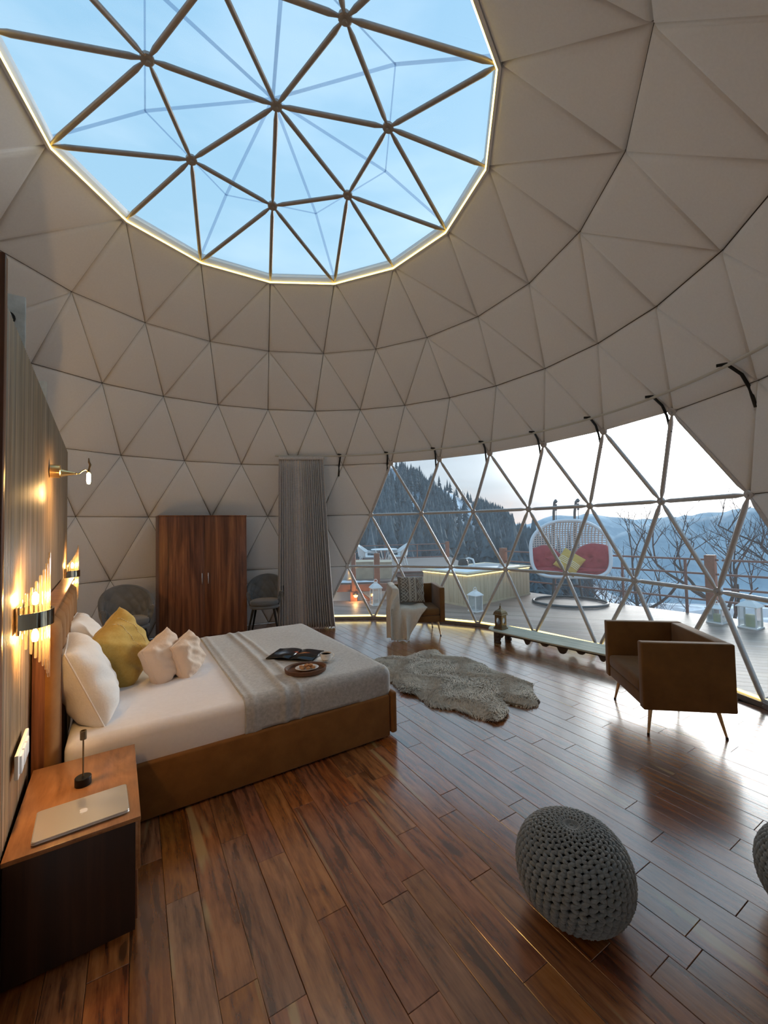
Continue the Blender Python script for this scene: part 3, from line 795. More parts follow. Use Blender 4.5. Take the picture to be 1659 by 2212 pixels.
tube('handle', [Vector((.046, 0, .05))]+bez((.058, 0, .052), (.080, 0, .035), (.050, 0, .014), 8), .0035, M['china'], cu, 8)
tr_c = B(1.205, 3.078, TZ); tr = thing('round_tray', 'oval dark wooden tray with raised rim on the blanket', 'tray', tr_c, BA-math.radians(20))
def oval(rx, ry, z, n=40): return [Vector((rx*math.cos(2*PI*k/n), ry*math.sin(2*PI*k/n), z)) for k in range(n)]
V, Fc = [], []
lv = [(.150, .118, 0), (.158, .126, .006), (.163, .131, .034), (.156, .124, .036), (.146, .114, .030), (.142, .110, .014)]
for rx, ry, z in lv: V += oval(rx, ry, z)
for l in range(len(lv)-1):
    for k in range(40): Fc.append((l*40+k, l*40+(k+1) % 40, (l+1)*40+(k+1) % 40, (l+1)*40+k))
Fc += [tuple(range(40))[::-1], tuple(range(5*40, 6*40))]
o_ = mesh('tray_body', V, Fc, M['traywood'], tr, True); o_.data.set_sharp_from_angle(angle=.6)
pl = thing('plate', 'small oval white plate on the wooden tray', 'plate', tr_c+Vector((.01, 0, .0145)), BA-math.radians(20))
V, Fc = [], []
lv = [(.050, .038, 0), (.062, .048, .006), (.092, .072, .018), (.090, .070, .020), (.060, .046, .009), (.045, .034, .006)]
for rx, ry, z in lv: V += oval(rx, ry, z, 32)
for l in range(5):
    for k in range(32): Fc.append((l*32+k, l*32+(k+1) % 32, (l+1)*32+(k+1) % 32, (l+1)*32+k))
Fc += [tuple(range(32))[::-1], tuple(range(5*32, 6*32))]
mesh('plate_body', V, Fc, M['china'], pl, True)
M['cookie'] = mat('baked_biscuit', (.42, .20, .09), .8, col2=(.55, .30, .14), nscale=60, bump=.4, bscale=120)
rr = random.Random(11)
for k, (x, y, z) in enumerate(((-.045, .012, .012), (-.012, .028, .012), (.028, .024, .012), (.052, -.004, .013), (.015, -.026, .012), (-.028, -.024, .012), (.0, .0, .026), (.03, .0, .028))):
    o = thing('biscuit', 'small round golden biscuit on the oval white plate', 'biscuit', tr_c+Vector((.01+x, y, .0145+z)), k, 'biscuits on the white plate')
    lathe('biscuit_body', [(0, 0), (.014, 0), (.0185, .006), (.017, .013), (.009, .017), (0, .018)], M['cookie'], o, 12)

# ------------------------------------------------------------------ wardrobe
wa = thing('wardrobe', 'tall walnut two-door wardrobe against the quilted wall', 'wardrobe', (-2.808, 6.277, 0), math.radians(34))
x0, x1, hh = -.568, .690, 1.915; mid = .052
box('carcass', ((x0+x1)/2, .27, hh/2+.02), (x1-x0, .46, hh-.04), M['walnut'], wa, bev=.002)
box('top_panel', ((x0+x1)/2, .262, hh-.009), (x1-x0+.004, .50, .018), M['walnut'], wa, bev=.001)
box('plinth', ((x0+x1)/2, .28, .02), (x1-x0-.04, .42, .04), M['walnut'], wa)
M['chrome'] = mat('chrome', (.85, .85, .85), .12, metal=1.0)
for a, b_, hx in ((x0+.002, mid-.0015, mid-.045), (mid+.0015, x1-.002, mid+.045)):
    d_ = box('door', ((a+b_)/2, .028, hh/2+.022), (b_-a, .020, hh-.085), M['walnut'], wa, bev=.002)
    hd = tube('handle', [(hx-(a+b_)/2, -.010, -.09), (hx-(a+b_)/2, -.034, -.082), (hx-(a+b_)/2, -.036, .082), (hx-(a+b_)/2, -.010, .09)], .006, M['chrome'], None, 8)
    hd.parent = d_; hd.matrix_parent_inverse = Matrix(); hd.location = ((a+b_)/2, .028, .945)

# ------------------------------------------------------------------ grey bucket chairs
M['velvet'] = mat('grey_velvet', (.11, .125, .14), .8, col2=(.17, .185, .20), nscale=5, bump=.08, bscale=200, sheen=.6)
def bucket_chair(loc, rz, label):
    o = thing('bucket_chair', label, 'chair', loc, rz, 'grey velvet chairs either side of the wardrobe')   # local -y forward
    def shell(u, v, off=0.0):
        a = -PI*.62+u*PI*1.24                  # 0 = straight back
        hi = .455+ (.375*(math.cos(a*.80)**2 if abs(a) < 1.2 else .0)+.375*.14)
        hi = .60+.235*max(0, math.cos(a*.9))**.8
        z = .385+v*(hi-.385); fl = .5+.5*v
        rx, ry = (.225+.075*v-off), (.205+.075*v-off)
        rx *= (1-.10*max(0, v-.7)*2)
        x = rx*math.sin(a); y = ry*math.cos(a)+.02
        if abs(a) > PI/2: y -= .02*(abs(a)-PI/2)
        return Vector((x, y, z))
    nu, nv = 64, 34; V = []
    def inner(u, v):
        p = shell(u, v, .045); fade = math.sin(PI*min(max(v, 0), 1))**.5
        du, dv = u*13, v*5.5
        q = abs(math.sin(PI*(du+dv)/2))*abs(math.sin(PI*(du-dv)/2))
        n_ = Vector((p.x, p.y-.02, 0)).normalized(); return p - n_*(.017*q**.6*fade)
    Vo, Fo = grid_vf(lambda u, v: shell(u, v), nu, nv); Vi, Fi = grid_vf(lambda u, v: inner(u, v), nu, nv); n = len(Vo)
    Fc = Fo+[tuple(i+n for i in f[::-1]) for f in Fi]
    for i in range(nu-1): k = (nv-1)*nu+i; Fc.append((k, k+1, k+1+n, k+n)); Fc.append((i+1, i, i+n, i+1+n))
    for j in range(nv-1): a_, b_ = j*nu, (j+1)*nu; Fc.append((b_, a_, a_+n, b_+n)); a_, b_ = j*nu+nu-1, (j+1)*nu+nu-1; Fc.append((a_, b_, b_+n, a_+n))
    mesh('quilted_backrest', Vo+Vi, Fc, M['velvet'], o, True)
    rim = [(shell(i/(nu-1), 1)+shell(i/(nu-1), 1, .045))/2 for i in range(nu)]
    tube('rim_piping', rim, .024, M['velvet'], o, 8)
    def seat(z0, z1, rx, ry, cy_, nm, m):
        V, Fc = [], []; lv = [(z0, .90), (z0+.012, .98), ((z0+z1)/2, 1.0), (z1-.014, .98), (z1-.003, .88), (z1, .5)]
        for z, s in lv:
            for k in range(32):
                a = 2*PI*k/32; ex = .75; V.append((math.copysign(abs(math.cos(a))**ex, math.cos(a))*rx*s, cy_+math.copysign(abs(math.sin(a))**ex, math.sin(a))*ry*s, z))
        for l in range(5):
            for k in range(32): Fc.append((l*32+k, l*32+(k+1) % 32, (l+1)*32+(k+1) % 32, (l+1)*32+k))
        Fc += [tuple(range(32))[::-1], tuple(range(160, 192))]
        return mesh(nm, V, Fc, m, o, True)
    seat(.375, .425, .225, .225, -.02, 'seat_base', M['velvet']); seat(.425, .495, .215, .215, -.035, 'seat_cushion', M['velvet'])
    for sx_ in (-1, 1):
        for sy_ in (-1, 1): tube('leg', [(sx_*.15, sy_*.14-.02, .38), (sx_*.225, sy_*.215-.02, .0)], [.019, .011], M['black'], o, 10)
    return o
c_ = bucket_chair((-3.40, 5.42, 0), math.radians(40), 'grey velvet bucket chair with quilted back left of the wardrobe, behind the pillows'); c_.scale = (1.12, 1.12, 1.12)
c_ = bucket_chair((-1.99, 6.80, 0), math.radians(8), 'grey velvet bucket chair with quilted back between the wardrobe and the curtain'); c_.scale = (1.07, 1.07, 1.07)

# ------------------------------------------------------------------ curtain and curved rail
RR, RH = 3.62, 2.915
def pol(r, deg, z): a = math.radians(deg); return Vector((CX+r*math.cos(a), CY+r*math.sin(a), z))
cr_ = thing('curtain_rail', 'long curved cream curtain rail running above the panoramic window on black brackets', 'curtain rail')
a0, a1 = 105.5, -12; tube('rail', [pol(RR, lerp(a0, a1, k/70), RH) for k in range(71)], .014, M['track'], cr_, 8)
for i in range(0, 11):
    p = node(5, i+1); az_ = math.degrees(math.atan2(p.y-CY, p.x-CX))
    if az_ < -10: continue
    q = pol(3.99, az_, 2.55)
    pts = [pol(3.915, az_+1.2, 2.60), pol(3.86, az_+1.0, 2.76), pol(3.78, az_+.6, 2.86), pol(RR+.01, az_, RH+.02), pol(RR-.04, az_+.6, RH+.02)]
    tube('bracket', pts, .014, M['black'], cr_, 6)
M['curt'] = mat('grey_curtain', (.50, .485, .485), .75, col2=(.68, .66, .66), nscale=14, stretch=(1, 1, 14), bump=.15, bscale=200, sheen=.25)
ct = thing('curtain', 'long grey pleated curtain gathered beside the panoramic window', 'curtain')
rc = random.Random(9); folds = [rc.uniform(.5, 1.5) for _ in range(60)]
def curf(u, v):
    z = .015+v*(RH-.03); s = u*21; ph = 2*PI*(s+.35*math.sin(u*9.0)+.2*math.sin(u*23)); fo = .5+.5*math.sin(u*7+2)
    amp = (.030+.022*(1-v))*(.65+.5*folds[int(s) % 60]*fo)
    if v > .95: amp *= .55
    wid = .5+.5*(1-v)*.16
    at, ab = lerp(104.4, 92.6, u), lerp(105.2, 89.8, u); a = lerp(ab, at, v**.8)
    r_ = RR-.045+amp*math.sin(ph)-.02*(1-v)
    return pol(r_, a+.35*amp/.05*math.cos(ph)*.4, z)
V, Fc = grid_vf(curf, 300, 30); me = mesh('cloth', V, Fc, M['curt'], ct, True)
sdm = me.modifiers.new('thick', 'SOLIDIFY'); sdm.thickness = .004
V, Fc = grid_vf(lambda u, v: pol(RR-.065+.004*math.sin(u*130), lerp(104.5, 92.4, u), 2.845+v*.055), 120, 3)
h_ = mesh('heading_tape', V, Fc, M['curt'], ct, True); sdm = h_.modifiers.new('thick', 'SOLIDIFY'); sdm.thickness = .01

# ------------------------------------------------------------------ armchairs
def armchair(loc, rz, label):
    o = thing('armchair', label, 'armchair', loc, rz, 'square tan velvet armchairs by the window')     # local +x forward
    w, d, hb_, ht, th = .80, .655, .215, .735, .075
    def wedge(name, c0, c1, z0, z1, y0, y1, bev=.012):
        return box(name, ((c0+c1)/2, (y0+y1)/2, (z0+z1)/2), (c1-c0, y1-y0, z1-z0), M['arm'], o, bev=bev, seg=3)
    wedge('armrest', -d/2, d/2, hb_, ht, w/2-th, w/2); wedge('armrest', -d/2, d/2, hb_, ht, -w/2, -w/2+th)
    wedge('backrest', -d/2, -d/2+.10, hb_, ht-.002, -w/2+th, w/2-th)
    wedge('seat_base', -d/2+.1, d/2-.012, hb_+.004, hb_+.10, -w/2+th, w/2-th)
    wedge('seat_cushion', -d/2+.1, d/2-.003, hb_+.10, .425, -w/2+th+.002, w/2-th-.002, .03)
    for sx_ in (-1, 1):
        for sy_ in (-1, 1):
            lg = tube('leg', [(sx_*.235, sy_*.30, hb_+.01), (sx_*.275, sy_*.335, .012)], [.017, .0085], M['gold_leg'], o, 10)
            tube('foot_cap', [(sx_*.275, sy_*.335, .014), (sx_*.277, sy_*.337, 0)], .011, M['black'], None, 8).parent = lg
    return o
M['arm'] = mat('tan_velvet', (.14, .060, .012), .8, col2=(.22, .100, .022), nscale=5, bump=.08, bscale=300, sheen=.25)
armchair((2.379, 3.579, 0), 2.977, 'tan velvet armchair on the right, seen from its side, at the end of the bench')
armchair((.466, 6.562, 0), -1.459, 'tan velvet armchair at the far window, with a cream throw over one arm')
LM = Matrix.Translation((.466, 6.562, 0)) @ Matrix.Rotation(-1.459, 4, 'Z')
# throw
M['throw'] = mat('cream_knit', (.62, .56, .47), .95, col2=(.70, .64, .55), nscale=30, bump=.3, bscale=160, sheen=.4)
def throwf(u, v):
    # path across the chair: outer side of the left arm, over it, down inside, across the seat
    w2 = .40; s = u
    if s < .30: t_ = s/.30; y, z = -w2-.014-.012*math.sin(t_*3), lerp(.30, .735, t_)
    elif s < .40: t_ = (s-.30)/.10; a = PI-t_*PI; y, z = -w2+.037+.052*math.cos(a), .742+.018*math.sin(a)
    elif s < .62: t_ = (s-.40)/.22; y, z = -w2+.092+.01*t_, lerp(.735, .455, t_)
    else: t_ = (s-.62)/.38; y, z = lerp(-w2+.102, .12, t_), .447+.010*math.sin(t_*9)
    L = v*(1.32)-.28; xf = .345
    x = L
    if s < .30: maxd = .05+.22*(s/.30)**2
    elif s < .62: maxd = .74
    elif s < .76: maxd = .55
    else: maxd = lerp(.50, .0, ((s-.76)/.24)**.7)
    if s < .30: z += .05*math.sin((L+.28)*5)*(1-s/.30)
    if L > xf:
        over = min(L-xf, maxd); k_ = min(1, over/.30); k_ = k_*k_*(3-2*k_)
        fz = math.sin(s*38)*.026+math.sin(s*19+1)*.030
        x = xf+.018+.02*min(1, over/.05)+(fz+.03)*k_+over*.07
        z = max(z-over, .010+.006*(1+math.sin(s*30)))
        if s >= .30: y = lerp(y, lerp(-.53, .02, (s-.30)/.70)+.02*math.sin(s*23), k_)
        else: x = xf-.02+.5*over
    else: z += .005*math.sin(L*16+s*14)
    return Vector((x, y, z+.004))
V, Fc = grid_vf(throwf, 140, 90)
th_ = thing('throw', 'cream knitted throw draped over the far armchair down to the floor', 'throw'); th_.matrix_world = LM
o_ = mesh('cloth', V, Fc, M['throw'], th_, True); sdm = o_.modifiers.new('thick', 'SOLIDIFY'); sdm.thickness = .010; sdm.offset = 1
# patterned cushion
M['cush'] = mat('taupe_cushion', (.23, .20, .17), .95, bump=.3, bscale=200, sheen=.3); M['cord'] = mat('cream_cord', (.50, .46, .40), .9, bump=.3, bscale=250, sheen=.3)
pc = thing('cushion', 'taupe and cream cushion with raised zigzag cords on the far armchair', 'cushion')
ob, pos = pillow_mesh('cushion_body', .44, .43, .15, M['cush'], pc, .05, 7, .006)
orient(pc, LM @ Vector((-.045, -.055, .665)), LM.to_3x3() @ Vector((.93, .10, .34)), (0, 0, 1), -.06)
def cord(pts_uv, r=.0075):
    pts = []
    for a, b in zip(pts_uv[:-1], pts_uv[1:]):
        n = max(2, int(math.dist(a, b)*10))
        for k in range(n): pts.append(pos(lerp(a[0], b[0], k/n), lerp(a[1], b[1], k/n), 1))
    pts.append(pos(*pts_uv[-1], 1)); tube('raised_cord', [p+Vector((0, 0, r*.4)) for p in pts], r, M['cord'], pc, 5)
def zig(xc, amp, n, ph=0): return [(xc+amp*(1 if (k+ph) % 2 else -1), -.92+1.84*k/n) for k in range(n+1)]
cord(zig(-.66, .17, 8)); cord(zig(-.66, .17, 8, 1)); cord(zig(-.40, .10, 8, 0))
for xx in (-.22, -.14, .20, .27): cord([(xx, -.93), (xx, .93)], .009)
cord(zig(.03, .13, 8)); cord(zig(-.0, .13, 8, 1))
for q in range(3): cord(zig(.48+q*.14, .10, 6, 0))
cord(zig(.86, .06, 6, 1))

# ------------------------------------------------------------------ low carved bench and lantern
M['oldtop'] = woodmat('weathered_top', [(.20, .19, .14), (.42, .42, .33), (.55, .55, .45), (.36, .33, .25)], (1.2, 8, 8), rough=.7, nscale=1.5, warp=1.0)
M['olddark'] = woodmat('old_dark_wood', [(.02, .012, .008), (.055, .035, .022), (.09, .06, .035)], (2, 9, 9), rough=.6, nscale=2)
bd = Vector((.655, -.7556, 0)); ban = math.atan2(bd.y, bd.x); be = thing('low_bench', 'long low old wooden bench with pale weathered top and carved dark apron', 'bench', (1.60, 6.05, 0), ban)
Lb = 2.05
outl = [(-.10, -.02), (-.04, -.12), (.05, -.155), (.35, -.165), (.8, -.185), (1.3, -.185), (1.8, -.175), (1.96, -.16), (Lb, -.06), (Lb+.02, .08), (1.95, .19), (1.4, .215), (.7, .215), (.25, .225), (.02, .24), (-.05, .17), (-.13, .06)]
slab('top', outl, .150, .172, M['oldtop'], be, .012)
def apron(y):
    prof = []; n = 160; xs0, xs1 = .06, Lb-.08
    for k in range(n+1):
        x = lerp(xs0, xs1, k/n); u = k/n; z = .125
        for c_, w_, h_ in ((.0, .035, .125), (1.0, .035, .125)): 
            z = min(z, .125-h_*max(0, 1-((u-c_)/w_)**6)) if abs(u-c_) < w_ else z
        for c_, w_, h_ in ((.045, .035, .05), (.27, .022, .058), (.40, .028, .030), (.52, .034, .072), (.64, .028, .030), (.77, .022, .058), (.955, .035, .05)):
            dlt = abs(u-c_)/w_
            if dlt < 1: z = min(z, .125-h_*(1-dlt**3))
        prof.append((x, z))
    V = []; m_ = len(prof)
    for yy in (y-.014, y+.014):
        V += [(x, yy, z) for x, z in prof]; V += [(x, yy, .151) for x, z in prof]
    Fc = []
    for k in range(m_-1):
        Fc += [(k, k+1, m_+k+1, m_+k), (2*m_+k+1, 2*m_+k, 3*m_+k, 3*m_+k+1), (k+1, k, 2*m_+k, 2*m_+k+1)]
    Fc += [(0, m_, 3*m_, 2*m_), (m_-1, 3*m_-1, 4*m_-1, 2*m_-1)]
    return mesh('carved_apron', V, Fc, M['olddark'], be)
apron(-.125); apron(.15)
for x in (.12, Lb-.14):
    for y in (-.12, .15):
        lathe('foot', [(0, 0), (.038, 0), (.042, .012), (.028, .03), (.040, .055), (.034, .085), (.045, .10), (.045, .15)], M['olddark'], be, 14, loc=(x, y, 0))
ln = thing('lantern', 'small brass lantern with oval windows and pointed roof on the low bench', 'lantern', (1.66, 5.995, .173), math.radians(38))
hw_ = .058
box('base', (0, 0, .010), (.150, .150, .020), M['brass_dark'], ln, bev=.004)
box('base_step', (0, 0, .026), (.130, .130, .014), M['brass_dark'], ln, bev=.003)
def ovalpanel(rot):
    V, Fc = [], []; n = 24
    for z_off in (0, .006):
        for k in range(n):
            a = 2*PI*k/n; V.append((.034*math.cos(a), -hw_+z_off, .115+.048*math.sin(a)))
        for k in range(n):
            a = 2*PI*k/n; c_, s_ = math.cos(a), math.sin(a); m_ = max(abs(c_), abs(s_)); V.append((hw_*c_/m_, -hw_+z_off, .115+(.085 if s_ > 0 else .082)*s_/m_))
    for k in range(n):
        j = (k+1) % n
        Fc += [(k, j, n+j, n+k), (2*n+j, 2*n+k, 3*n+k, 3*n+j), (j, k, 2*n+k, 2*n+j), (n+k, n+j, 3*n+j, 3*n+k)]
    o = mesh('side_panel', V, Fc, M['brass_dark'], ln); o.rotation_euler = (0, 0, rot)
    g = mesh('oval_glass', [(.035*math.cos(2*PI*k/16), -hw_+.003, .115+.049*math.sin(2*PI*k/16)) for k in range(16)], [tuple(range(16))], M['lglass'], o); return o
M['lglass'] = filmmat('lantern_glass', (.95, .96, .97), .8, .35)
for k in range(4): ovalpanel(k*PI/2)
rf = [(.074, .198), (.078, .206), (.070, .214), (.066, .235), (.050, .258), (.026, .276), (.012, .292), (.007, .310), (.011, .318), (.006, .326), (.0, .336)]
V, Fc = [], []
for r_, z in rf:
    rr_ = r_*1.41
    for k in range(4): a = PI/4+k*PI/2; V.append((rr_*math.cos(a), rr_*math.sin(a), z))
for l in range(len(rf)-1):
    for k in range(4): Fc.append((l*4+k, l*4+(k+1) % 4, (l+1)*4+(k+1) % 4, (l+1)*4+k))
Fc.append((3, 2, 1, 0)); mesh('pointed_roof', V, Fc, M['brass_dark'], ln)
tube('ring', [Vector((.016*math.cos(a_), 0, .345+.016*math.sin(a_))) for a_ in [2*PI*k/16 for k in range(16)]], .0025, M['brass_dark'], ln, 6, closed=True)

# ------------------------------------------------------------------ knitted poufs
M['knit'] = mat('grey_cotton_cord', (.20, .22, .225), .9, col2=(.27, .29, .295), nscale=60, bump=.5, bscale=500, bstretch=(1, 1, 1), sheen=.3)
M['knit_in'] = mat('pouf_core', (.03, .032, .034), .95)
def pouf(loc, rz, label):
    o = thing('pouf', label, 'pouf', loc, rz, 'grey knitted poufs on the floor')
    a_, c_ = .226, .176
    def pt(phi, th, off=0.0):
        z = math.cos(th); s = math.sin(th)
        zz = c_*math.copysign(abs(z)**.92, z); r_ = a_*max(s, 0)**.82
        nrm_ = Vector((math.cos(phi)*s/a_, math.sin(phi)*s/a_, z/c_)).normalized()
        dimple = -.012*math.exp(-(th/.10)**2)-.01*math.exp(-((PI-th)/.2)**2)
        return Vector((r_*math.cos(phi), r_*math.sin(phi), .186+zz))+nrm_*(off+dimple)
    V, Fc = grid_vf(lambda u, v: pt(u*2*PI, .02+v*(PI-.04), -.006), 40, 24, True); mesh('core', V, Fc, M['knit_in'], o, True)
    mbk = MB(); N = 44; rk = random.Random(2)
    for i in range(N):
        pts, rs = [], []
        n = 132
        for k in range(n+1):
            th = .012+(PI-.07)*k/n; w = math.sin(th)
            
            p_ = k*PI/3.3
            dphi = (2*PI/N)*.40*math.sin(p_+PI*(i % 2))
            off = .0035*math.cos(2*p_)+.003
            pts.append(pt(2*PI*i/N+dphi+.18*math.cos(th), th, off)); rs.append((.0030+.0064*min(1,w*1.3))*(1+.04*rk.uniform(-1, 1)))
        mbk.tube(pts, rs, 6)
    lathe('centre_knot', [(0, .0), (.010, .002), (.011, .008), (.006, .013), (0, .014)], M['knit'], o, 10, loc=(0, 0, .342))
    kn = mbk.build('knitted_cover', M['knit'], o, True); kn['kind'] = 'stuff'
    return o
pf = pouf((.793, 1.839, .0), .3, 'chunky grey knitted pouf standing alone in the foreground')
p2 = copy_tree(pf); p2.location = (1.80, 1.73, 0); p2.rotation_euler = (0, 0, 1.4); p2['label'] = 'second grey knitted pouf cut off by the right edge of the frame'

# ------------------------------------------------------------------ sheepskin rug
rugp = [(-0.1, 5.25), (0.08, 5.32), (0.26, 5.25), (0.43, 5.49), (0.68, 5.49), (0.75, 5.31), (0.99, 5.11), (1.16, 4.86), (1.26, 4.64), (1.36, 4.47), (1.42, 4.38), (1.49, 4.28), (1.45, 4.11), (1.44, 3.92), (1.38, 3.82), (1.26, 3.78), (1.16, 3.85), (1.07, 3.92), (1.07, 3.70), (1.0, 3.56), (0.88, 3.53), (0.76, 3.60), (0.63, 3.75), (0.51, 3.79), (0.38, 3.85), (0.33, 3.98), (0.29, 4.10), (0.15, 4.18), (0.09, 4.36), (0.01, 4.5), (-0.19, 4.72), (-.26, 5.0)]
rug = thing('sheepskin_rug', 'shaggy beige grey sheepskin rug on the floor beyond the foot of the bed', 'rug')
M['wool'] = mat('beige_wool', (.54, .47, .38), .95, col2=(.74, .67, .56), nscale=26, sheen=.5, contrast=(.35, .65)); M['hide'] = mat('hide', (.22, .18, .13), .95)
slab('pelt', [(.6+(x-.6)*.96, 4.5+(y-4.5)*.96) for x, y in rugp], .001, .022, M['hide'], rug, .01)
def inside(x, y, P_):
    c = False; n = len(P_)
    for i in range(n):
        x1_, y1_ = P_[i]; x2_, y2_ = P_[(i+1) % n]
        if (y1_ > y) != (y2_ > y) and x < (x2_-x1_)*(y-y1_)/(y2_-y1_)+x1_: c = not c
    return c
def edged(x, y, P_):
    m_ = 9
    for i in range(len(P_)):
        a, b = Vector(P_[i]), Vector(P_[(i+1) % len(P_)]); ab = b-a; t_ = max(0, min(1, (Vector((x, y))-a).dot(ab)/ab.length_squared)); m_ = min(m_, (a+ab*t_-Vector((x, y))).length)
    return m_
rg = random.Random(4); V, Fc = [], []
cnt = 0
while cnt < 26000:
    x, y = rg.uniform(-.27, 1.5), rg.uniform(3.5, 5.5)
    if not inside(x, y, rugp): continue
    e = edged(x, y, rugp); cnt += 1
    lump = .5+.5*math.sin(x*9+2.2*math.sin(y*7))*math.sin(y*10+1.5*math.sin(x*8))
    base = .012+min(e, .09)/.09*(.026+.022*lump)
    ang = 2.2*math.sin(x*6+y*3)+1.6*math.sin(y*8-x*4)+rg.uniform(-.5, .5)
    L = rg.uniform(.032, .060); w = rg.uniform(.0022, .0042); dx, dy = math.cos(ang), math.sin(ang); px, py = -dy*w, dx*w
    b = len(V); up = rg.uniform(.6, 1.0)
    V += [(x-px, y-py, base-.012), (x+px, y+py, base-.012), (x+dx*L*.45-px*.9, y+dy*L*.45-py*.9, base+L*.42*up), (x+dx*L*.45+px*.9, y+dy*L*.45+py*.9, base+L*.42*up),
          (x+dx*L*.9+px*1.5, y+dy*L*.9+py*1.5, base+L*.30*up)]
    Fc += [(b, b+1, b+3, b+2), (b+2, b+3, b+4)]
wl_ = mesh('wool', V, Fc, M['wool'], rug, True); wl_['kind'] = 'stuff'
# lumpy underfur so no floor shows through
V, Fc = [], []; st = .03; idx = {}
for i in range(-10, 52):
    for j in range(115, 185):
        x, y = i*st, j*st
        if inside(x, y, rugp):
            e = edged(x, y, rugp); lump = .5+.5*math.sin(x*9+2.2*math.sin(y*7))*math.sin(y*10+1.5*math.sin(x*8))
            idx[(i, j)] = len(V); V.append((x, y, .012+min(e, .09)/.09*(.026+.022*lump)))
for (i, j) in list(idx):
    q = [(i, j), (i+1, j), (i+1, j+1), (i, j+1)]
    if all(k in idx for k in q): Fc.append(tuple(idx[k] for k in q))
mesh('underfur', V, Fc, M['wool'], rug, True)


# ================================================================== OUTSIDE
M['deckwood'] = woodmat('grey_deck_boards', [(.17, .12, .095), (.25, .18, .145), (.30, .23, .19)], (1, 10, 10), rough=.5, nscale=1.5, use_attr=True, bump=.1, space='Position', rot=(0, 0, math.radians(20)))
M['redwood'] = mat('red_stained_post', (.22, .075, .035), .6, col2=(.30, .11, .05), nscale=9, bump=.2)
M['railm'] = mat('rusty_rail', (.20, .095, .07), .4, col2=(.27, .13, .10), nscale=20, metal=.2)
M['ply'] = mat('pale_plywood', (.55, .46, .33), .8, col2=(.42, .35, .26), nscale=6)
M['cedar'] = woodmat('pale_pine_cladding', [(.42, .35, .22), (.55, .47, .32), (.62, .54, .38)], (9, 9, .8), rough=.6, nscale=1.3)
M['snow'] = mat('snow', (.80, .84, .90), .9)
M['plastic'] = mat('white_plastic', (.80, .82, .84), .45)
M['wat'] = mat('bright_tub_shell', (.72, .80, .86), .2, coat=.5)
M['wax'] = mat('cream_wax', (.70, .68, .36), .6)

deck = thing('deck', 'wet brown wooden deck around the dome', 'deck', kind='structure')
dpoly = [(-4.5, 9.35), (.75, 9.75), (1.55, 11.2), (3.13, 10.85), (4.72, 8.80), (5.95, 7.22), (8.6, 3.8), (9.4, 0), (7, -4), (-5.5, -4), (-6.5, 5)]
dA = math.radians(-20); ddx, ddy = Vector((math.cos(dA), math.sin(dA), 0)), Vector((-math.sin(dA), math.cos(dA), 0))
def clip(poly, n_, c_):   # keep n.p <= c
    out = []
    for i in range(len(poly)):
        a, b = poly[i], poly[(i+1) % len(poly)]; da, db = n_[0]*a[0]+n_[1]*a[1]-c_, n_[0]*b[0]+n_[1]*b[1]-c_
        if da <= 0: out.append(a)
        if (da < 0 < db) or (db < 0 < da): t_ = da/(da-db); out.append((a[0]+(b[0]-a[0])*t_, a[1]+(b[1]-a[1])*t_))
    return out
V, Fc, A_ = [], [], []; rd = random.Random(8)
for k in range(-80, 110):
    lo, hi = k*.125, k*.125+.121
    pl_ = clip(clip(dpoly, (ddy.x, ddy.y), hi), (-ddy.x, -ddy.y), -lo)
    if len(pl_) < 3: continue
    b = len(V); n = len(pl_); V += [(p[0], p[1], -.022) for p in pl_]+[(p[0], p[1], -.05) for p in pl_]
    tn = (rd.random(), rd.random(), rd.random(), 1); A_ += [tn]*(2*n)
    Fc.append(tuple(range(b, b+n))); Fc += [(b+i, b+n+i, b+n+(i+1) % n, b+(i+1) % n) for i in range(n)]
ob = mesh('deck_boards', V, Fc, M['deckwood'], deck, attr={'tone': A_}); ob['kind'] = 'stuff'
slab('deck_frame', dpoly, -.30, -.051, M['redwood'], deck)

# ---- railings
def railing(name, label, A, Bp, zs, posts, thin, ztop=1.06, zb=-.05, pr=.075):
    A, Bp = Vector(A), Vector(Bp); d = (Bp-A); an = math.atan2(d.y, d.x); L = d.length
    o = thing(name, label, 'railing', A, an)
    for z in zs: tube('rail', [(-.05, 0, z), (L+.05, 0, z)], .019, M['railm'], o, 8)
    for t_ in posts: box('post', (t_*L, 0, (ztop+zb)/2), (pr*2, pr*2, ztop-zb), M['redwood'], o, bev=.008)
    for t_ in thin: tube('thin_post', [(t_*L, .0, zb), (t_*L, 0, zs[0])], .026, M['railm'], o, 8)
    return o
ZS = (.975, .72, .475, .25)
railing('deck_railing', 'reddish brown deck railing along the valley edge behind the hanging chair', (3.13, 10.86, 0), (5.86, 7.30, 0), ZS, (0.0, .985), (.32, .655, .90))
railing('deck_railing', 'reddish brown deck railing running off to the right past the thick square post', (5.95, 7.18, 0), (8.3, 4.15, 0), ZS, (.95,), (.45,))
railing('deck_railing', 'distant reddish railing beyond the white table and chairs', (-3.2, 16.0, .0), (2.62, 17.2, 0), (.93, .67, .40, .14), (.30, 1.0), (.10, .55, .78), ztop=1.02, zb=-.2, pr=.07)

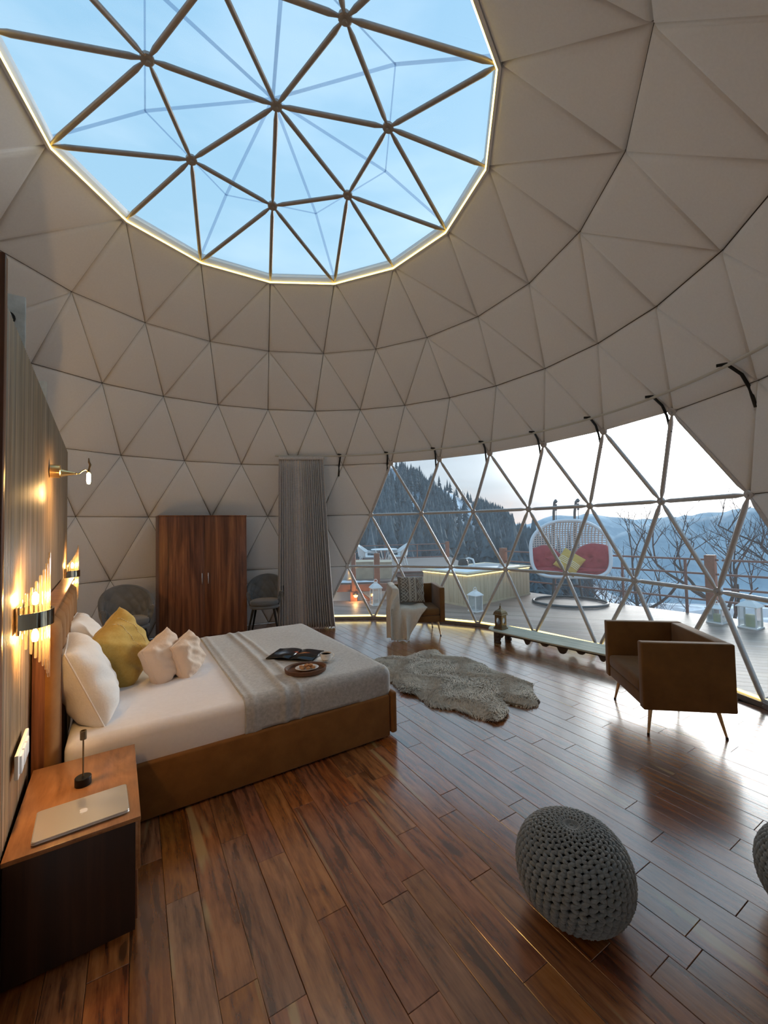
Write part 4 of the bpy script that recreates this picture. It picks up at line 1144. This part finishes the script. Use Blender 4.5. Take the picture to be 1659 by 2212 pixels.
# ---- raised terrace at the left
te = thing('raised_terrace', 'raised timber terrace with thick red beams left of the hot tub', 'terrace', (0, 0, 0))
slab('terrace_floor', [(-4, 9.75), (.42, 9.9), (1.5, 11.6), (2.7, 12.6), (2.7, 17.0), (-4, 15.8)], .33, .385, M['deckwood'], te)
box('beam', (-1.8, 9.62, .27), (4.45, .10, .17), M['redwood'], te, rot=math.radians(1.2), bev=.006)
box('beam', (.62, 10.25, .30), (1.35, .09, .15), M['redwood'], te, rot=math.radians(57), bev=.006)
for x, y, z0, z1, w in ((-.735, 9.60, .1, 1.08, .10), (-.19, 9.60, .36, 1.07, .135), (-.735, 9.60, -.12, .19, .16), (-2.4, 9.6, -.2, 1.05, .12)):
    box('post', (x, y-.02, (z0+z1)/2), (w, w, z1-z0), M['redwood'], te, bev=.006)
bm = bmesh.new(); bmbox(bm, (0, 0, 0), (.05, .09, .75)); br_ = frombm('brace', bm, M['redwood'], te); br_.matrix_local = Matrix.Translation((-.42, 9.58, .03)) @ Matrix.Rotation(math.radians(-52), 4, 'Y')
box('grey_retaining_panel', (-.95, 9.85, .02), (2.4, .03, .42), M['wat'], te)
box('shelf_board', (-.95, 9.70, .20), (1.6, .16, .02), M['ply'], te)
def crate(x0, x1, y, z1, lab):
    o = thing('plywood_crate', lab, 'crate', ((x0+x1)/2, y+.3, .386))
    h = z1-.386; w = x1-x0
    box('front_sheet', (0, -.29, h/2), (w, .018, h), M['ply'], o); box('back_sheet', (0, .29, h/2), (w, .018, h), M['ply'], o)
    box('side_sheet', (-w/2+.009, 0, h/2), (.018, .56, h), M['ply'], o); box('side_sheet', (w/2-.009, 0, h/2), (.018, .56, h), M['ply'], o)
    box('lid', (0, 0, h+.008), (w+.02, .62, .016), M['ply'], o)
crate(-.92, -.30, 10.3, .80, 'plywood crate on the terrace left of the near square post')
crate(-.22, .17, 10.3, .785, 'narrow plywood crate on the terrace right of the near square post')
sn = thing('snow_patch', 'thin ragged patch of snow on the terrace edge beam', 'snow', (-.75, 9.72, .386), kind='stuff')
V, Fc = grid_vf(lambda u, v: Vector((-.85+1.35*u, -.05+.16*v+.03*math.sin(u*9), (.012+.035*math.sin(u*PI)*(.5+.5*math.sin(u*17)**2))*math.sin(v*PI) + (-.0))), 30, 8); mesh('snow', V, Fc, M['snow'], sn, True)
# loose grey boards stacked on the terrace
rp = random.Random(6)
for k in range(7):
    o = thing('loose_board', 'weathered grey plank lying in the loose stack on the terrace beside the hot tub', 'plank', (.72+rp.uniform(-.05, .05), 10.75+.06*(k % 3), .40+.033*(k//2)), math.radians(6+rp.uniform(-7, 7)), 'loose planks stacked on the terrace')
    box('board', (0, 0, .0), (rp.uniform(.7, 1.15), .10, .026), M['deckwood'] if k % 2 else M['railm'], o, bev=.003)
lm_ = thing('deck_lamp', 'small round amber deck lamp glowing on the terrace post', 'lamp', (-.69, 9.475, .115))
M['amber'] = emat('amber_glow', (1, .50, .12), 2.2)
lathe('globe', [(0, -.05), (.03, -.042), (.05, -.01), (.048, .015), (.03, .04), (0, .045)], M['amber'], lm_, 16)
lathe('cap', [(.052, .014), (.055, .02), (.03, .052), (0, .056)], M['brass_dark'], lm_, 16)
bulb_light('bulb_light', (0, -.09, -.0), lm_, 1.5, .03)

# ---- wicker table and chairs on the terrace
def wicker_chair(loc, rz, label):
    o = thing('garden_chair', label, 'chair', loc, rz, 'white garden chairs at the round table')   # local +x forward
    s = .38
    def back(u, v):
        a = PI*.50+PI*u; r_ = .25+.05*v
        z = s+v*(.40-.24*abs(math.cos(PI*.5+PI*u))**0*abs(2*u-1)**1.6)
        return Vector((-.02+r_*math.cos(a)*1.0, r_*math.sin(a), z))
    V, Fc = grid_vf(back, 22, 8); b_ = mesh('woven_back', V, Fc, M['plastic'], o, True); m_ = b_.modifiers.new('t', 'SOLIDIFY'); m_.thickness = .014
    rim = [back(i/21, 1) for i in range(22)]
    tube('arm_rail', [(.28, .25, s-.02), (.27, .27, .52)]+[tuple(p) for p in rim[::-1]][::-1]+[(.27, -.27, .52), (.28, -.25, s-.02)] if False else [(.27, .24, .02), (.27, .27, .50)]+[tuple(p) for p in rim]+[(.27, -.27, .50), (.27, -.24, .02)], .017, M['plastic'], o, 8)
    slab('seat', [(x*.9, y*.9) for x, y in ((.30, .25), (.30, -.25), (-.15, -.27), (-.26, -.12), (-.26, .12), (-.15, .27))], s-.02, s+.02, M['plastic'], o, .02)
    for x, y, x2, y2 in ((-.18, .2, -.26, .25), (-.18, -.2, -.26, -.25), (.24, .22, .28, .24), (.24, -.22, .28, -.24)): tube('leg', [(x, y, s), (x2, y2, 0)], .016, M['plastic'], o, 8)
    return o
wicker_chair((-.55, 12.75, .386), math.radians(-5), 'white woven garden chair left of the round table on the terrace')
wicker_chair((.42, 12.75, .386), math.radians(188), 'white woven garden chair right of the round table on the terrace')
tb = thing('garden_table', 'round white garden table between the two garden chairs', 'table', (-.02, 12.95, .386))
lathe('table_top', [(0, .57), (.40, .57), (.415, .575), (.415, .595), (.40, .60), (0, .60)], M['plastic'], tb, 28)
for k in range(4): a = k*PI/2+.4; tube('leg', [(.30*math.cos(a), .30*math.sin(a), .57), (.12*math.cos(a), .12*math.sin(a), .3), (.32*math.cos(a), .32*math.sin(a), 0)], .018, M['plastic'], tb, 8)

# ---- hot tub
TAn = math.radians(38.4); tubo = thing('hot_tub', 'square hot tub clad in pale vertical pine boards with a glowing strip under the rim', 'hot tub', (1.71, 8.55, -.022), TAn)
TL, TWd, TH = 2.27, 1.33, .70
n = 17; w = TL/n
for k in range(n): box('cladding_board', ((k+.5)*w, .012, .32), (w-.006, .022, .62), M['cedar'], tubo, bev=.002)
n = 10; w = TWd/n
for k in range(n): box('cladding_board', (.012, (k+.5)*w, .32), (.022, w-.006, .62), M['cedar'], tubo, bev=.002)
box('kickboard', (TL/2, .0, .02), (TL+.01, .02, .04), M['cedar'], tubo); box('kickboard', (-.0, TWd/2, .02), (.02, TWd, .04), M['cedar'], tubo)
box('inner_body', (TL/2, TWd/2, .30), (TL-.05, TWd-.05, .60), M['ply'], tubo)
for nm, c, s in (('rim_board', (TL/2, .06, .685), (TL+.08, .18, .03)), ('rim_board', (TL/2, TWd-.06, .685), (TL+.08, .18, .03)), ('rim_board', (.06, TWd/2, .686), (.18, TWd-.2, .03)), ('rim_board', (TL-.06, TWd/2, .686), (.18, TWd-.2, .03))):
    box(nm, c, s, M['cedar'], tubo, bev=.004)
box('glowing_strip', (TL/2, -.006, .648), (TL, .012, .016), M['led_pale'], tubo); box('glowing_strip', (-.006, TWd/2, .648), (.012, TWd, .016), M['led_pale'], tubo)
bm = bmesh.new(); bmbox(bm, (TL/2, TWd/2, .66), (TL-.30, TWd-.30, .09), bev=.02); frombm('tub_shell', bm, M['wat'], tubo, True)
fa = thing('tub_filter', 'rounded black pump unit standing behind the hot tub rim', 'pump', (1.97, 10.35, .0))
lathe('pump_body', [(0, 0), (.13, 0), (.135, .70), (.12, .78), (.08, .84), (0, .86)], M['black'], fa, 18)
tube('pump_pipe', [(.13, 0, .55), (.22, 0, .62), (.28, 0, .72), (.24, -.02, .82), (.14, -.03, .86), (.06, -.02, .83)], .022, M['white'], fa, 8)

# ---- white lanterns
M['lantg'] = filmmat('lantern_pane', (.9, .94, .96), .8, .12)
def white_lantern(loc, w, h, label, candle=True, rz=.5):
    o = thing('garden_lantern', label, 'lantern', loc, rz, 'white garden lanterns on the deck')
    bh = h*.62; box('base', (0, 0, .012), (w*1.12, w*1.12, .024), M['white'], o, bev=.004)
    for sx_ in (-1, 1):
        for sy_ in (-1, 1): box('corner_bar', (sx_*w*.47, sy_*w*.47, .024+bh/2), (.016, .016, bh), M['white'], o)
    for k in range(4):
        g = box('pane', (0, 0, 0), (w*.9, .003, bh), M['lantg'], o); a = k*PI/2; g.location = (w*.47*math.sin(a), -w*.47*math.cos(a), .024+bh/2); g.rotation_euler = (0, 0, a)
    V, Fc = [], []; lv = [(w*.60, .024+bh), (w*.60, .036+bh), (w*.40, h*.78), (w*.16, h*.86), (w*.16, h*.90), (0.001, h*.91)]
    for r_, z in lv:
        for k in range(4): a = PI/4+k*PI/2; V.append((r_*1.414*math.cos(a), r_*1.414*math.sin(a), z))
    for l in range(5):
        for k in range(4): Fc.append((l*4+k, l*4+(k+1) % 4, (l+1)*4+(k+1) % 4, (l+1)*4+k))
    Fc.append((3, 2, 1, 0)); mesh('roof', V, Fc, M['white'], o)
    tube('ring', [(w*.20*math.cos(a_), 0, h*.93+w*.20*math.sin(a_)) for a_ in [2*PI*k/16 for k in range(16)]], .006, M['white'], o, 6, closed=True)
    if candle: lathe('candle', [(0, .025), (w*.26, .025), (w*.26, bh*.66), (w*.2, bh*.68), (0, bh*.66)], M['wax'], o, 14)
    return o
white_lantern((-.215, 9.0, -.022), .20, .56, 'tall white garden lantern just left of the far armchair outside the window', False, .35)
white_lantern((1.765, 8.13, -.022), .195, .47, 'white garden lantern in front of the corner of the hot tub', False, .6)
white_lantern((5.50, 6.86, -.022), .21, .35, 'short squat white garden lantern at the right behind the armchair')
white_lantern((5.73, 6.50, -.022), .23, .50, 'tall white garden lantern with a thick candle at the right')
white_lantern((6.02, 6.22, -.022), .21, .50, 'white garden lantern cut off by the right edge of the frame')
wi = thing('fallen_twig', 'short dark twig lying on the deck behind the right armchair', 'twig', (3.62, 3.95, -.018), .3); tube('twig_stem', [(-.1, 0, 0), (0, .01, .004), (.1, -.01, 0)], .004, M['black'], wi, 5)

# ---- hanging egg chair for two
sA = -.30; sw = thing('hanging_chair', 'white woven double hanging egg chair on a dark curved stand', 'hanging chair', (3.92, 8.80, -.022), sA)   # local -y towards the dome
M['rattan'] = mat('white_rattan', (.70, .64, .60), .7); M['standm'] = mat('grey_stand', (.09, .095, .10), .5, metal=.3); M['rimw'] = mat('white_rim_tube', (.74, .79, .86), .5)
tube('base_ring', [(.73*math.cos(a_), .62*math.sin(a_), .03) for a_ in [2*PI*k/40 for k in range(40)]], .028, M['standm'], sw, 8, closed=True)
for x in (-.20, .24):
    tube('stand_pole', [(x*1.4, .58, .03), (x*1.25, .60, .30), (x*1.05, .66, .9), (x, .66, 1.5), (x, .55, 1.95), (x, .30, 2.17), (x, .08, 2.20), (x, .02, 2.16)], .028, M['standm'], sw, 10)
    lathe('pole_cap', [(.05, 0), (.02, .05), (0, .06)], M['standm'], sw, 10, loc=(x, .04, 2.17))
    tube('spring', [(x, .03, 2.12), (x, .03, 1.98)], .022, M['standm'], sw, 8)
    tube('chain', [(x, .03, 1.98), (x, .03, 1.70)], .006, M['standm'], sw, 5)
tube('cross_bar', [(-.27, .60, .30), (.31, .60, .30)], .022, M['standm'], sw, 8)
def rimpt(a):
    c_, s_ = math.cos(a), math.sin(a); ex = .42 if s_ < 0 else .80
    x = .755*math.copysign(abs(c_)**ex, c_); z = 1.20+(.56 if s_ > 0 else .60)*math.copysign(abs(s_)**(.95 if s_ > 0 else .50), s_)
    x *= 1-.10*max(0, (z-1.2)/.56)**2
    return x, z
def rimy(z): return -.42+.26*(z-.6)/1.2
rimpts = [Vector((rimpt(a_)[0], rimy(rimpt(a_)[1]), rimpt(a_)[1])) for a_ in [2*PI*k/64 for k in range(64)]]
tube('rim', rimpts, .036, M['rimw'], sw, 8, closed=True)
def bowl(x, z):
    """depth behind the rim plane"""
    dx, dz = x/.755, (z-1.18)/.60
    rho = min(1, (abs(dx)**2.4+abs(dz)**2.4)**(1/2.4)); return rimy(z)+.62*max(0, 1-rho**2.6)**.55
def ins(x, z):
    a = math.atan2((z-1.2), x)
    for _ in range(1):
        pass
    dx, dz = abs(x)/.75, (z-1.2)/(.56 if z > 1.2 else .60)
    return dx**2.5+abs(dz)**2.3 <= 1.0
mbw = MB()
for k in range(-13, 14):
    x = k*.056; pts = [Vector((x, bowl(x, z), z)) for z in np.linspace(.60, 1.77, 40) if ins(x, z)]
    if len(pts) > 2: mbw.tube(pts, .013, 5)
for k in range(0, 25):
    z = .61+k*.048; pts = [Vector((x, bowl(x, z)+.012*((i % 2)*2-1), z)) for i, x in enumerate(np.linspace(-.75, .75, 54)) if ins(x, z)]
    if len(pts) > 2: mbw.tube(pts, .011, 5)
ob = mbw.build('woven_shell', M['rattan'], sw, True); ob['kind'] = 'stuff'
SM = Matrix.Translation((3.92, 8.80, -.022)) @ Matrix.Rotation(sA, 4, 'Z')
M['redc'] = mat('red_velour', (.34, .022, .030), .8, col2=(.42, .04, .045), nscale=10, bump=.2, bscale=40, sheen=.2)
def tufted(name, label, loc, sx_, sy_, sz_, rot, seed, grp='red cushions in the hanging chair'):
    o = thing(name, label, 'cushion', group=grp); rs = random.Random(seed)
    tf = [(rs.uniform(-.6, .6), rs.uniform(-.6, .6)) for _ in range(5)]
    def f(u, v):
        a, b = u*2*PI, (v-.5)*PI; c_, s_ = math.cos(a), math.sin(a); cb, sb = math.cos(b), math.sin(b)
        x = math.copysign(abs(c_)**.8, c_)*cb**.7; z = math.copysign(abs(s_)**.8, s_)*cb**.7; y = sb
        d = 1+.05*math.sin(5*a)*cb
        for tx, tz in tf: d -= .30*math.exp(-((x-tx)**2+(z-tz)**2)/.025)*(abs(sb))
        return Vector((x*sx_*d, y*sy_*d, z*sz_*d))
    V, Fc = grid_vf(f, 40, 24, True); ob_ = mesh('cushion_body', V, Fc, M['redc'], o, True)
    o.matrix_world = SM @ Matrix.Translation(loc) @ Matrix.Rotation(rot[0], 4, 'X') @ Matrix.Rotation(rot[1], 4, 'Y'); return o
tufted('seat_cushion', 'red tufted seat cushion lying in the bottom of the hanging chair', (0.02, -.12, .715), .72, .34, .10, (-.0, 0), 1)
tufted('back_cushion', 'red tufted back cushion on the left side of the hanging chair', (-.47, -.08, .94), .31, .18, .29, (-.25, .2), 2)
tufted('back_cushion', 'red tufted back cushion on the right side of the hanging chair, bulging over the rim', (.45, -.14, .96), .38, .20, .30, (-.25, -.35), 3)
yc = thing('scatter_cushion', 'yellow striped cushion set on its corner in the middle of the hanging chair', 'cushion')
M['yel'] = mat('yellow_linen', (.60, .38, .075), .85, bump=.15, bscale=100)
ob, pos = pillow_mesh('cushion_body', .46, .46, .16, M['yel'], yc, .05, 9, .006)
orient(yc, SM @ Vector((-.02, -.36, .90)), SM.to_3x3() @ Vector((.0, -.92, .40)), (0, 0, 1), .95)
for q in (-.35, -.20, -.05, .10):
    tube('stripe', [pos(q, lerp(-.93, .93, k/16), 1)+Vector((0, 0, .001)) for k in range(17)], .007, M['stitch'], yc, 5)

# ================================================================== LANDSCAPE
def vnoise(x, y, s=0):
    def h(i, j):
        n_ = (i*374761393+j*668265263+s*1442695) & 0xffffffff; n_ = ((n_ ^ (n_ >> 13))*1274126177) & 0xffffffff; return ((n_ ^ (n_ >> 16)) & 0xffff)/65535
    i, j = math.floor(x), math.floor(y); fx, fy = x-i, y-j; fx = fx*fx*(3-2*fx); fy = fy*fy*(3-2*fy)
    return lerp(lerp(h(i, j), h(i+1, j), fx), lerp(h(i, j+1), h(i+1, j+1), fx), fy)
def fbm(x, y, s=0, o=4): return sum(vnoise(x*2**k, y*2**k, s+k)/2**k for k in range(o))/1.9
def interp(x, T):
    if x <= T[0][0]: return T[0][1]
    for (a, b), (c, d) in zip(T[:-1], T[1:]):
        if x <= c: return lerp(b, d, (x-a)/(c-a))
    return T[-1][1]
# tangent of elevation seen from the camera at tangent of azimuth
RIDGE = [(-2.5, .30), (-.8, .36), (-.37, .31), (-.147, .22), (.0176, .146), (.125, .100), (.193, .066), (.25, .036), (.306, .010), (.374, -.055), (.46, -.12), (.6, -.20), (3, -.25)]
DR = 480.0
def hill_z(x, y):
    if y < 5: y = 5
    ta = x/y; d = y
    zr = CAM_H+interp(ta, RIDGE)*DR
    near = -4-.20*(d-14) if d < 70 else -15.2-.10*(d-70)
    near = max(near, -34)
    if d < 70: z = near
    else:
        t = min(1, (d-70)/(DR-70)); z = lerp(near, zr, t**1.15)
    if d > DR: z = zr-(d-DR)*.35
    return z+(fbm(x*.02, y*.02, 3)-.5)*min(d*.05, 14)
M['hillground'] = mat('snowy_forest_floor', (.30, .35, .42), .95, col2=(.78, .84, .92), nscale=.035, stretch=(1, .35, .6), contrast=(.46, .56))  # some blue distance haze is put into these snow and ground tones
Vv, Fc = [], []; nx, ny = 90, 70
for j in range(ny):
    y = 13*(900/13)**(j/(ny-1))
    for i in range(nx):
        ta = -2.2+5.2*i/(nx-1); x = ta*y; Vv.append((x, y, hill_z(x, y)-(.6 if y < 30 else 0)))
for j in range(ny-1):
    for i in range(nx-1): Fc.append((j*nx+i, j*nx+i+1, (j+1)*nx+i+1, (j+1)*nx+i))
tag(mesh('hillside', Vv, Fc, M['hillground'], smooth=True), 'snow-dusted forested hillside falling from the deck and rising to a ridge at the left', 'hillside', kind='structure')
# conifers
M['conif'] = mat('dark_conifer', (.042, .066, .080), .95, col2=(.11, .15, .18), nscale=.6)
M['bark'] = mat('dark_bark', (.05, .04, .035), .95)
def conifer_vf(h, r, seed, tiers=7, n=9):
    rs = random.Random(seed); V, Fc = [], []
    for t_ in range(tiers):
        z0 = h*(.10+.80*t_/tiers); z1 = min(h, z0+h*1.8/tiers); rr_ = r*(1-t_/tiers)**.8*rs.uniform(.85, 1.1); b = len(V)
        V.append((0, 0, z1))
        for k in range(n): a = 2*PI*k/n+t_*.7; q = rr_*(1 if k % 2 else .55)*rs.uniform(.8, 1.15); V.append((q*math.cos(a), q*math.sin(a), z0-(.04*h*rs.random() if k % 2 else -.01*h)))
        for k in range(n): Fc.append((b, b+1+k, b+1+(k+1) % n))
    return V, Fc
protos = []
for s in range(5):
    V, Fc = conifer_vf(1.0, .17+.02*s, s); me_ = bpy.data.meshes.new('foliage'); me_.from_pydata(V, [], Fc); me_.materials.append(M['conif']); protos.append((me_, V, Fc))
tv, tf_ = tube_vf([(0, 0, 0), (0, 0, .2)], .018, 5); tme = bpy.data.meshes.new('trunk'); tme.from_pydata([tuple(v) for v in tv], [], tf_); tme.materials.append(M['bark'])
fine_trees = []
for s in range(5):
    V, Fc = conifer_vf(1.0, .17+.02*s, s+20, 15, 15); me_ = bpy.data.meshes.new('foliage'); me_.from_pydata(V, [], Fc); me_.materials.append(M['conif']); fine_trees.append(me_)
rt = random.Random(12); spots = []
for _ in range(8500):
    ta = rt.uniform(-.22, .5); d = 75*(DR*1.03/75)**(rt.random()**.62)
    x, y = ta*d, d
    if fbm(ta*34, y*.004, 9) < .47 and rt.random() < .93: continue
    spots.append((d, x, y))
spots.sort()
# nearest ones are things of their own
big, rest = [], []
for sp_ in spots:
    if len(big) < 60 and all((sp_[1]-q[1])**2+(sp_[2]-q[2])**2 > 45 for q in big): big.append(sp_)
    elif len(big) >= 60 or all((sp_[1]-q[1])**2+(sp_[2]-q[2])**2 > 16 for q in big): rest.append(sp_)
for d, x, y in big:
    h = rt.uniform(10, 17); o = thing('conifer', 'dark conifer on the snowy hillside beyond the deck', 'tree', (x, y, hill_z(x, y)-.4), rt.uniform(0, 6), 'nearest conifers on the hillside')
    o.scale = (h, h, h)
    for me_, nm in ((fine_trees[rt.randrange(5)], 'foliage'), (tme, 'trunk')): c = bpy.data.objects.new(nm, me_); COL.objects.link(c); c.parent = o
AV, AF, off = [], [], 0
for d, x, y in rest:
    V, Fc = protos[rt.randrange(5)][1:]; h = rt.uniform(11, 21)*(1 if d < 400 else .75); a = rt.uniform(0, 6); ca_, sa_ = math.cos(a), math.sin(a)
    P_ = np.array(V)*h; Q = np.empty_like(P_); Q[:, 0] = P_[:, 0]*ca_-P_[:, 1]*sa_+x; Q[:, 1] = P_[:, 0]*sa_+P_[:, 1]*ca_+y; Q[:, 2] = P_[:, 2]+hill_z(x, y)-.5
    AV.append(Q); AF.append(np.array(Fc)+off); off += len(V)
AV = np.concatenate(AV); AF = np.concatenate(AF); me_ = bpy.data.meshes.new('forest')
me_.vertices.add(len(AV)); me_.vertices.foreach_set('co', AV.ravel().astype(np.float32)); me_.loops.add(AF.size); me_.loops.foreach_set('vertex_index', AF.ravel().astype(np.int32))
me_.polygons.add(len(AF)); me_.polygons.foreach_set('loop_start', np.arange(0, AF.size, 3, dtype=np.int32)); me_.materials.append(M['conif']); me_.update(calc_edges=True)
fo = bpy.data.objects.new('forest', me_); COL.objects.link(fo); tag(fo, 'dense far conifer forest covering the hillside up to the ridge', 'forest', kind='stuff')
# far mountains
def mountain(name, label, D, T, depth, mat_, seed, rough_):
    V, Fc = [], []; nu, nv = 220, 16; t0, t1 = T[0][0], T[-1][0]
    for j in range(nv):
        v = j/(nv-1); d = D*(1-depth*(1-v))
        for i in range(nu):
            ta = lerp(t0, t1, i/(nu-1)); x = ta*d; crest = CAM_H+interp(ta, T)*D; low = -.16*D
            z = lerp(low, crest, v**.9)+(fbm(ta*26, v*5, seed)-.5)*rough_*D*(.3+.7*math.sin(PI*min(v, .92))) + (fbm(ta*60, 1, seed+7)-.5)*.012*D*v
            V.append((x, d, z))
    for j in range(nv-1):
        for i in range(nu-1): Fc.append((j*nu+i, j*nu+i+1, (j+1)*nu+i+1, (j+1)*nu+i))
    # back side
    b = len(V)
    for i in range(nu): x, y, z = V[(nv-1)*nu+i]; V.append((x*1.25, y*1.25, -.16*D))
    for i in range(nu-1): Fc.append(((nv-1)*nu+i, (nv-1)*nu+i+1, b+i+1, b+i))
    return tag(mesh(name, V, Fc, mat_, smooth=True), label, 'mountain', kind='structure')
M['mt_near'] = mat('hazed_wooded_mountain', (.29, .38, .46), .95, col2=(.44, .53, .61), nscale=.006, contrast=(.42, .66), stretch=(1, .4, 1.5))  # blue of the distance haze is painted into the wooded slopes
M['mt_far'] = mat('hazed_snowy_mountain', (.42, .50, .58), .95, col2=(.70, .76, .82), nscale=.003, contrast=(.42, .6))  # haze is painted in too, paling the snow and rock
mountain('mountain_far', 'snowy mountain range on the horizon, painted pale with haze', 5200, [(-2, .02), (.2, .004), (.34, -.002), (.42, .018), (.50, .022), (.58, .010), (.66, .004), (.8, .02), (1.2, .05), (2.4, .03)], .35, M['mt_far'], 5, .02)
mountain('mountain_mid', 'wooded mountain painted haze blue, rising at the right beyond the valley', 2400, [(.15, -.14), (.40, -.08), (.56, -.040), (.62, -.012), (.70, .012), (.78, .006), (.86, .026), (.95, .030), (1.1, .05), (1.5, .08), (2.6, .10)], .55, M['mt_near'], 8, .05)
# haze hanging in the valley
hz = bpy.data.materials.new('valley_haze'); hz.use_nodes = True; t_ = NT(hz); t_.n.remove(t_.n['Principled BSDF'])
vs_ = t_.new('ShaderNodeVolumeScatter', {'Color': (.72, .86, 1.0, 1), 'Density': HAZE, 'Anisotropy': .1}); t_.l.new(vs_.outputs[0], t_.n['Material Output'].inputs['Volume'])
if HAZE > 0:
    ho = box('valley_haze', (800, 3300, 450), (9000, 6500, 1400), hz); tag(ho, 'blue dusk haze filling the valley beyond the deck', 'haze', kind='stuff')
# bare trees below the deck
M['twig'] = mat('bare_twigs', (.06, .045, .045), .9)
def bare_tree(loc, h, seed, label, lean=0.0):
    o = thing('bare_tree', label, 'tree', loc, 0, 'bare winter trees beyond the railing'); rs = random.Random(seed); big_, fine = MB(), MB()
    def grow(p, d, L, r, lv):
        pts = [p]; q = p.copy(); dd = d.copy()
        for k in range(4):
            dd = (dd+Vector((rs.uniform(-.20, .20), rs.uniform(-.20, .20), rs.uniform(-.03, .16)))).normalized(); q = q+dd*L/4; pts.append(q.copy())
        (big_ if lv < 2 else fine).tube(pts, [r*(1-.11*k) for k in range(5)], 6 if lv < 2 else 3, cap=False)
        if lv >= 5: return
        for c in range(rs.choice((2, 3, 3)) if lv else 4):
            k = rs.choice((2, 3, 4)) if lv else rs.choice((1, 2, 3, 4)); a = Vector((rs.uniform(-1, 1), rs.uniform(-1, 1), rs.uniform(-.15, .8))).normalized()
            grow(pts[k], (dd*.55+a*.75).normalized(), L*rs.uniform(.58, .78), r*.55, lv+1)
    grow(Vector((0, 0, 0)), Vector((lean, 0, 1)).normalized(), h*.34, h*.014, 0)
    big_.build('trunk', M['bark'], o, True); ob_ = fine.build('twigs', M['twig'], o, True); ob_['kind'] = 'stuff'
bare_tree((9.6, 11.6, -3.0), 7.2, 3, 'large bare tree right of the thick railing post', .1)
bare_tree((8.6, 13.8, -4.2), 8.0, 5, 'bare tree behind the railing between the egg chair and the thick post', -.05)
bare_tree((7.4, 15.2, -5.0), 7.0, 8, 'slim bare tree just right of the egg chair', .15)
bare_tree((12.0, 11.2, -3.2), 8.0, 13, 'bare tree at the far right edge of the window', -.1)
bare_tree((10.6, 16.5, -5.5), 8.0, 17, 'bare tree further down the slope behind the thick post', .0)
# scrub on the slope
M['scrub'] = mat('frosted_scrub', (.06, .075, .07), .95, col2=(.16, .18, .17), nscale=.8)
V, Fc = [], []; rs = random.Random(31)
for _ in range(2600):
    y = rs.uniform(13.5, 60); ta = rs.uniform(-.1, 1.25); x = ta*y; z = hill_z(x, y)-.6; s = rs.uniform(.3, .9)
    for q in range(9):
        b = len(V); a = rs.uniform(0, 6.3); l = s*rs.uniform(.5, 1); dx, dy = math.cos(a)*l*.7, math.sin(a)*l*.7; w = .05*s
        V += [(x-w, y, z), (x+w, y, z), (x+dx+w*.6, y+dy, z+l), (x+dx-w*.6, y+dy, z+l*.95)]; Fc.append((b, b+1, b+2, b+3))
so = mesh('scrub', V, Fc, M['scrub']); tag(so, 'low frosted scrub covering the slope below the deck', 'scrub', kind='stuff')
# lone tall tree seen through the skylight
def pine_top(loc, h, seed, label):
    o = thing('tall_tree', label, 'tree', loc); rs = random.Random(seed); mbt = MB(); mbt.tube([(0, 0, 0), (.1, 0, h*.5), (0, .1, h)], [.16, .10, .02], 6)
    mbt.build('trunk', M['bark'], o, True); V, Fc = [], []
    for k in range(900):
        z = h*rs.uniform(.45, 1); r_ = (1.05-z/h)*h*.28*rs.random()**.5; a = rs.uniform(0, 6.3); x, y = r_*math.cos(a), r_*math.sin(a); b = len(V); s = rs.uniform(.08, .18)
        if math.sin(a*3+z*2) < -.2: continue
        V += [(x-s, y, z), (x+s, y, z-s*.3), (x+s*.4, y+s*.5, z+s)]; Fc.append((b, b+1, b+2))
    ob_ = mesh('foliage', V, Fc, M['conif'], o); ob_['kind'] = 'stuff'
pine_top((-5.6, 13.4, -2.0), 12.2, 3, 'tall tree top seen through the lower edge of the skylight')
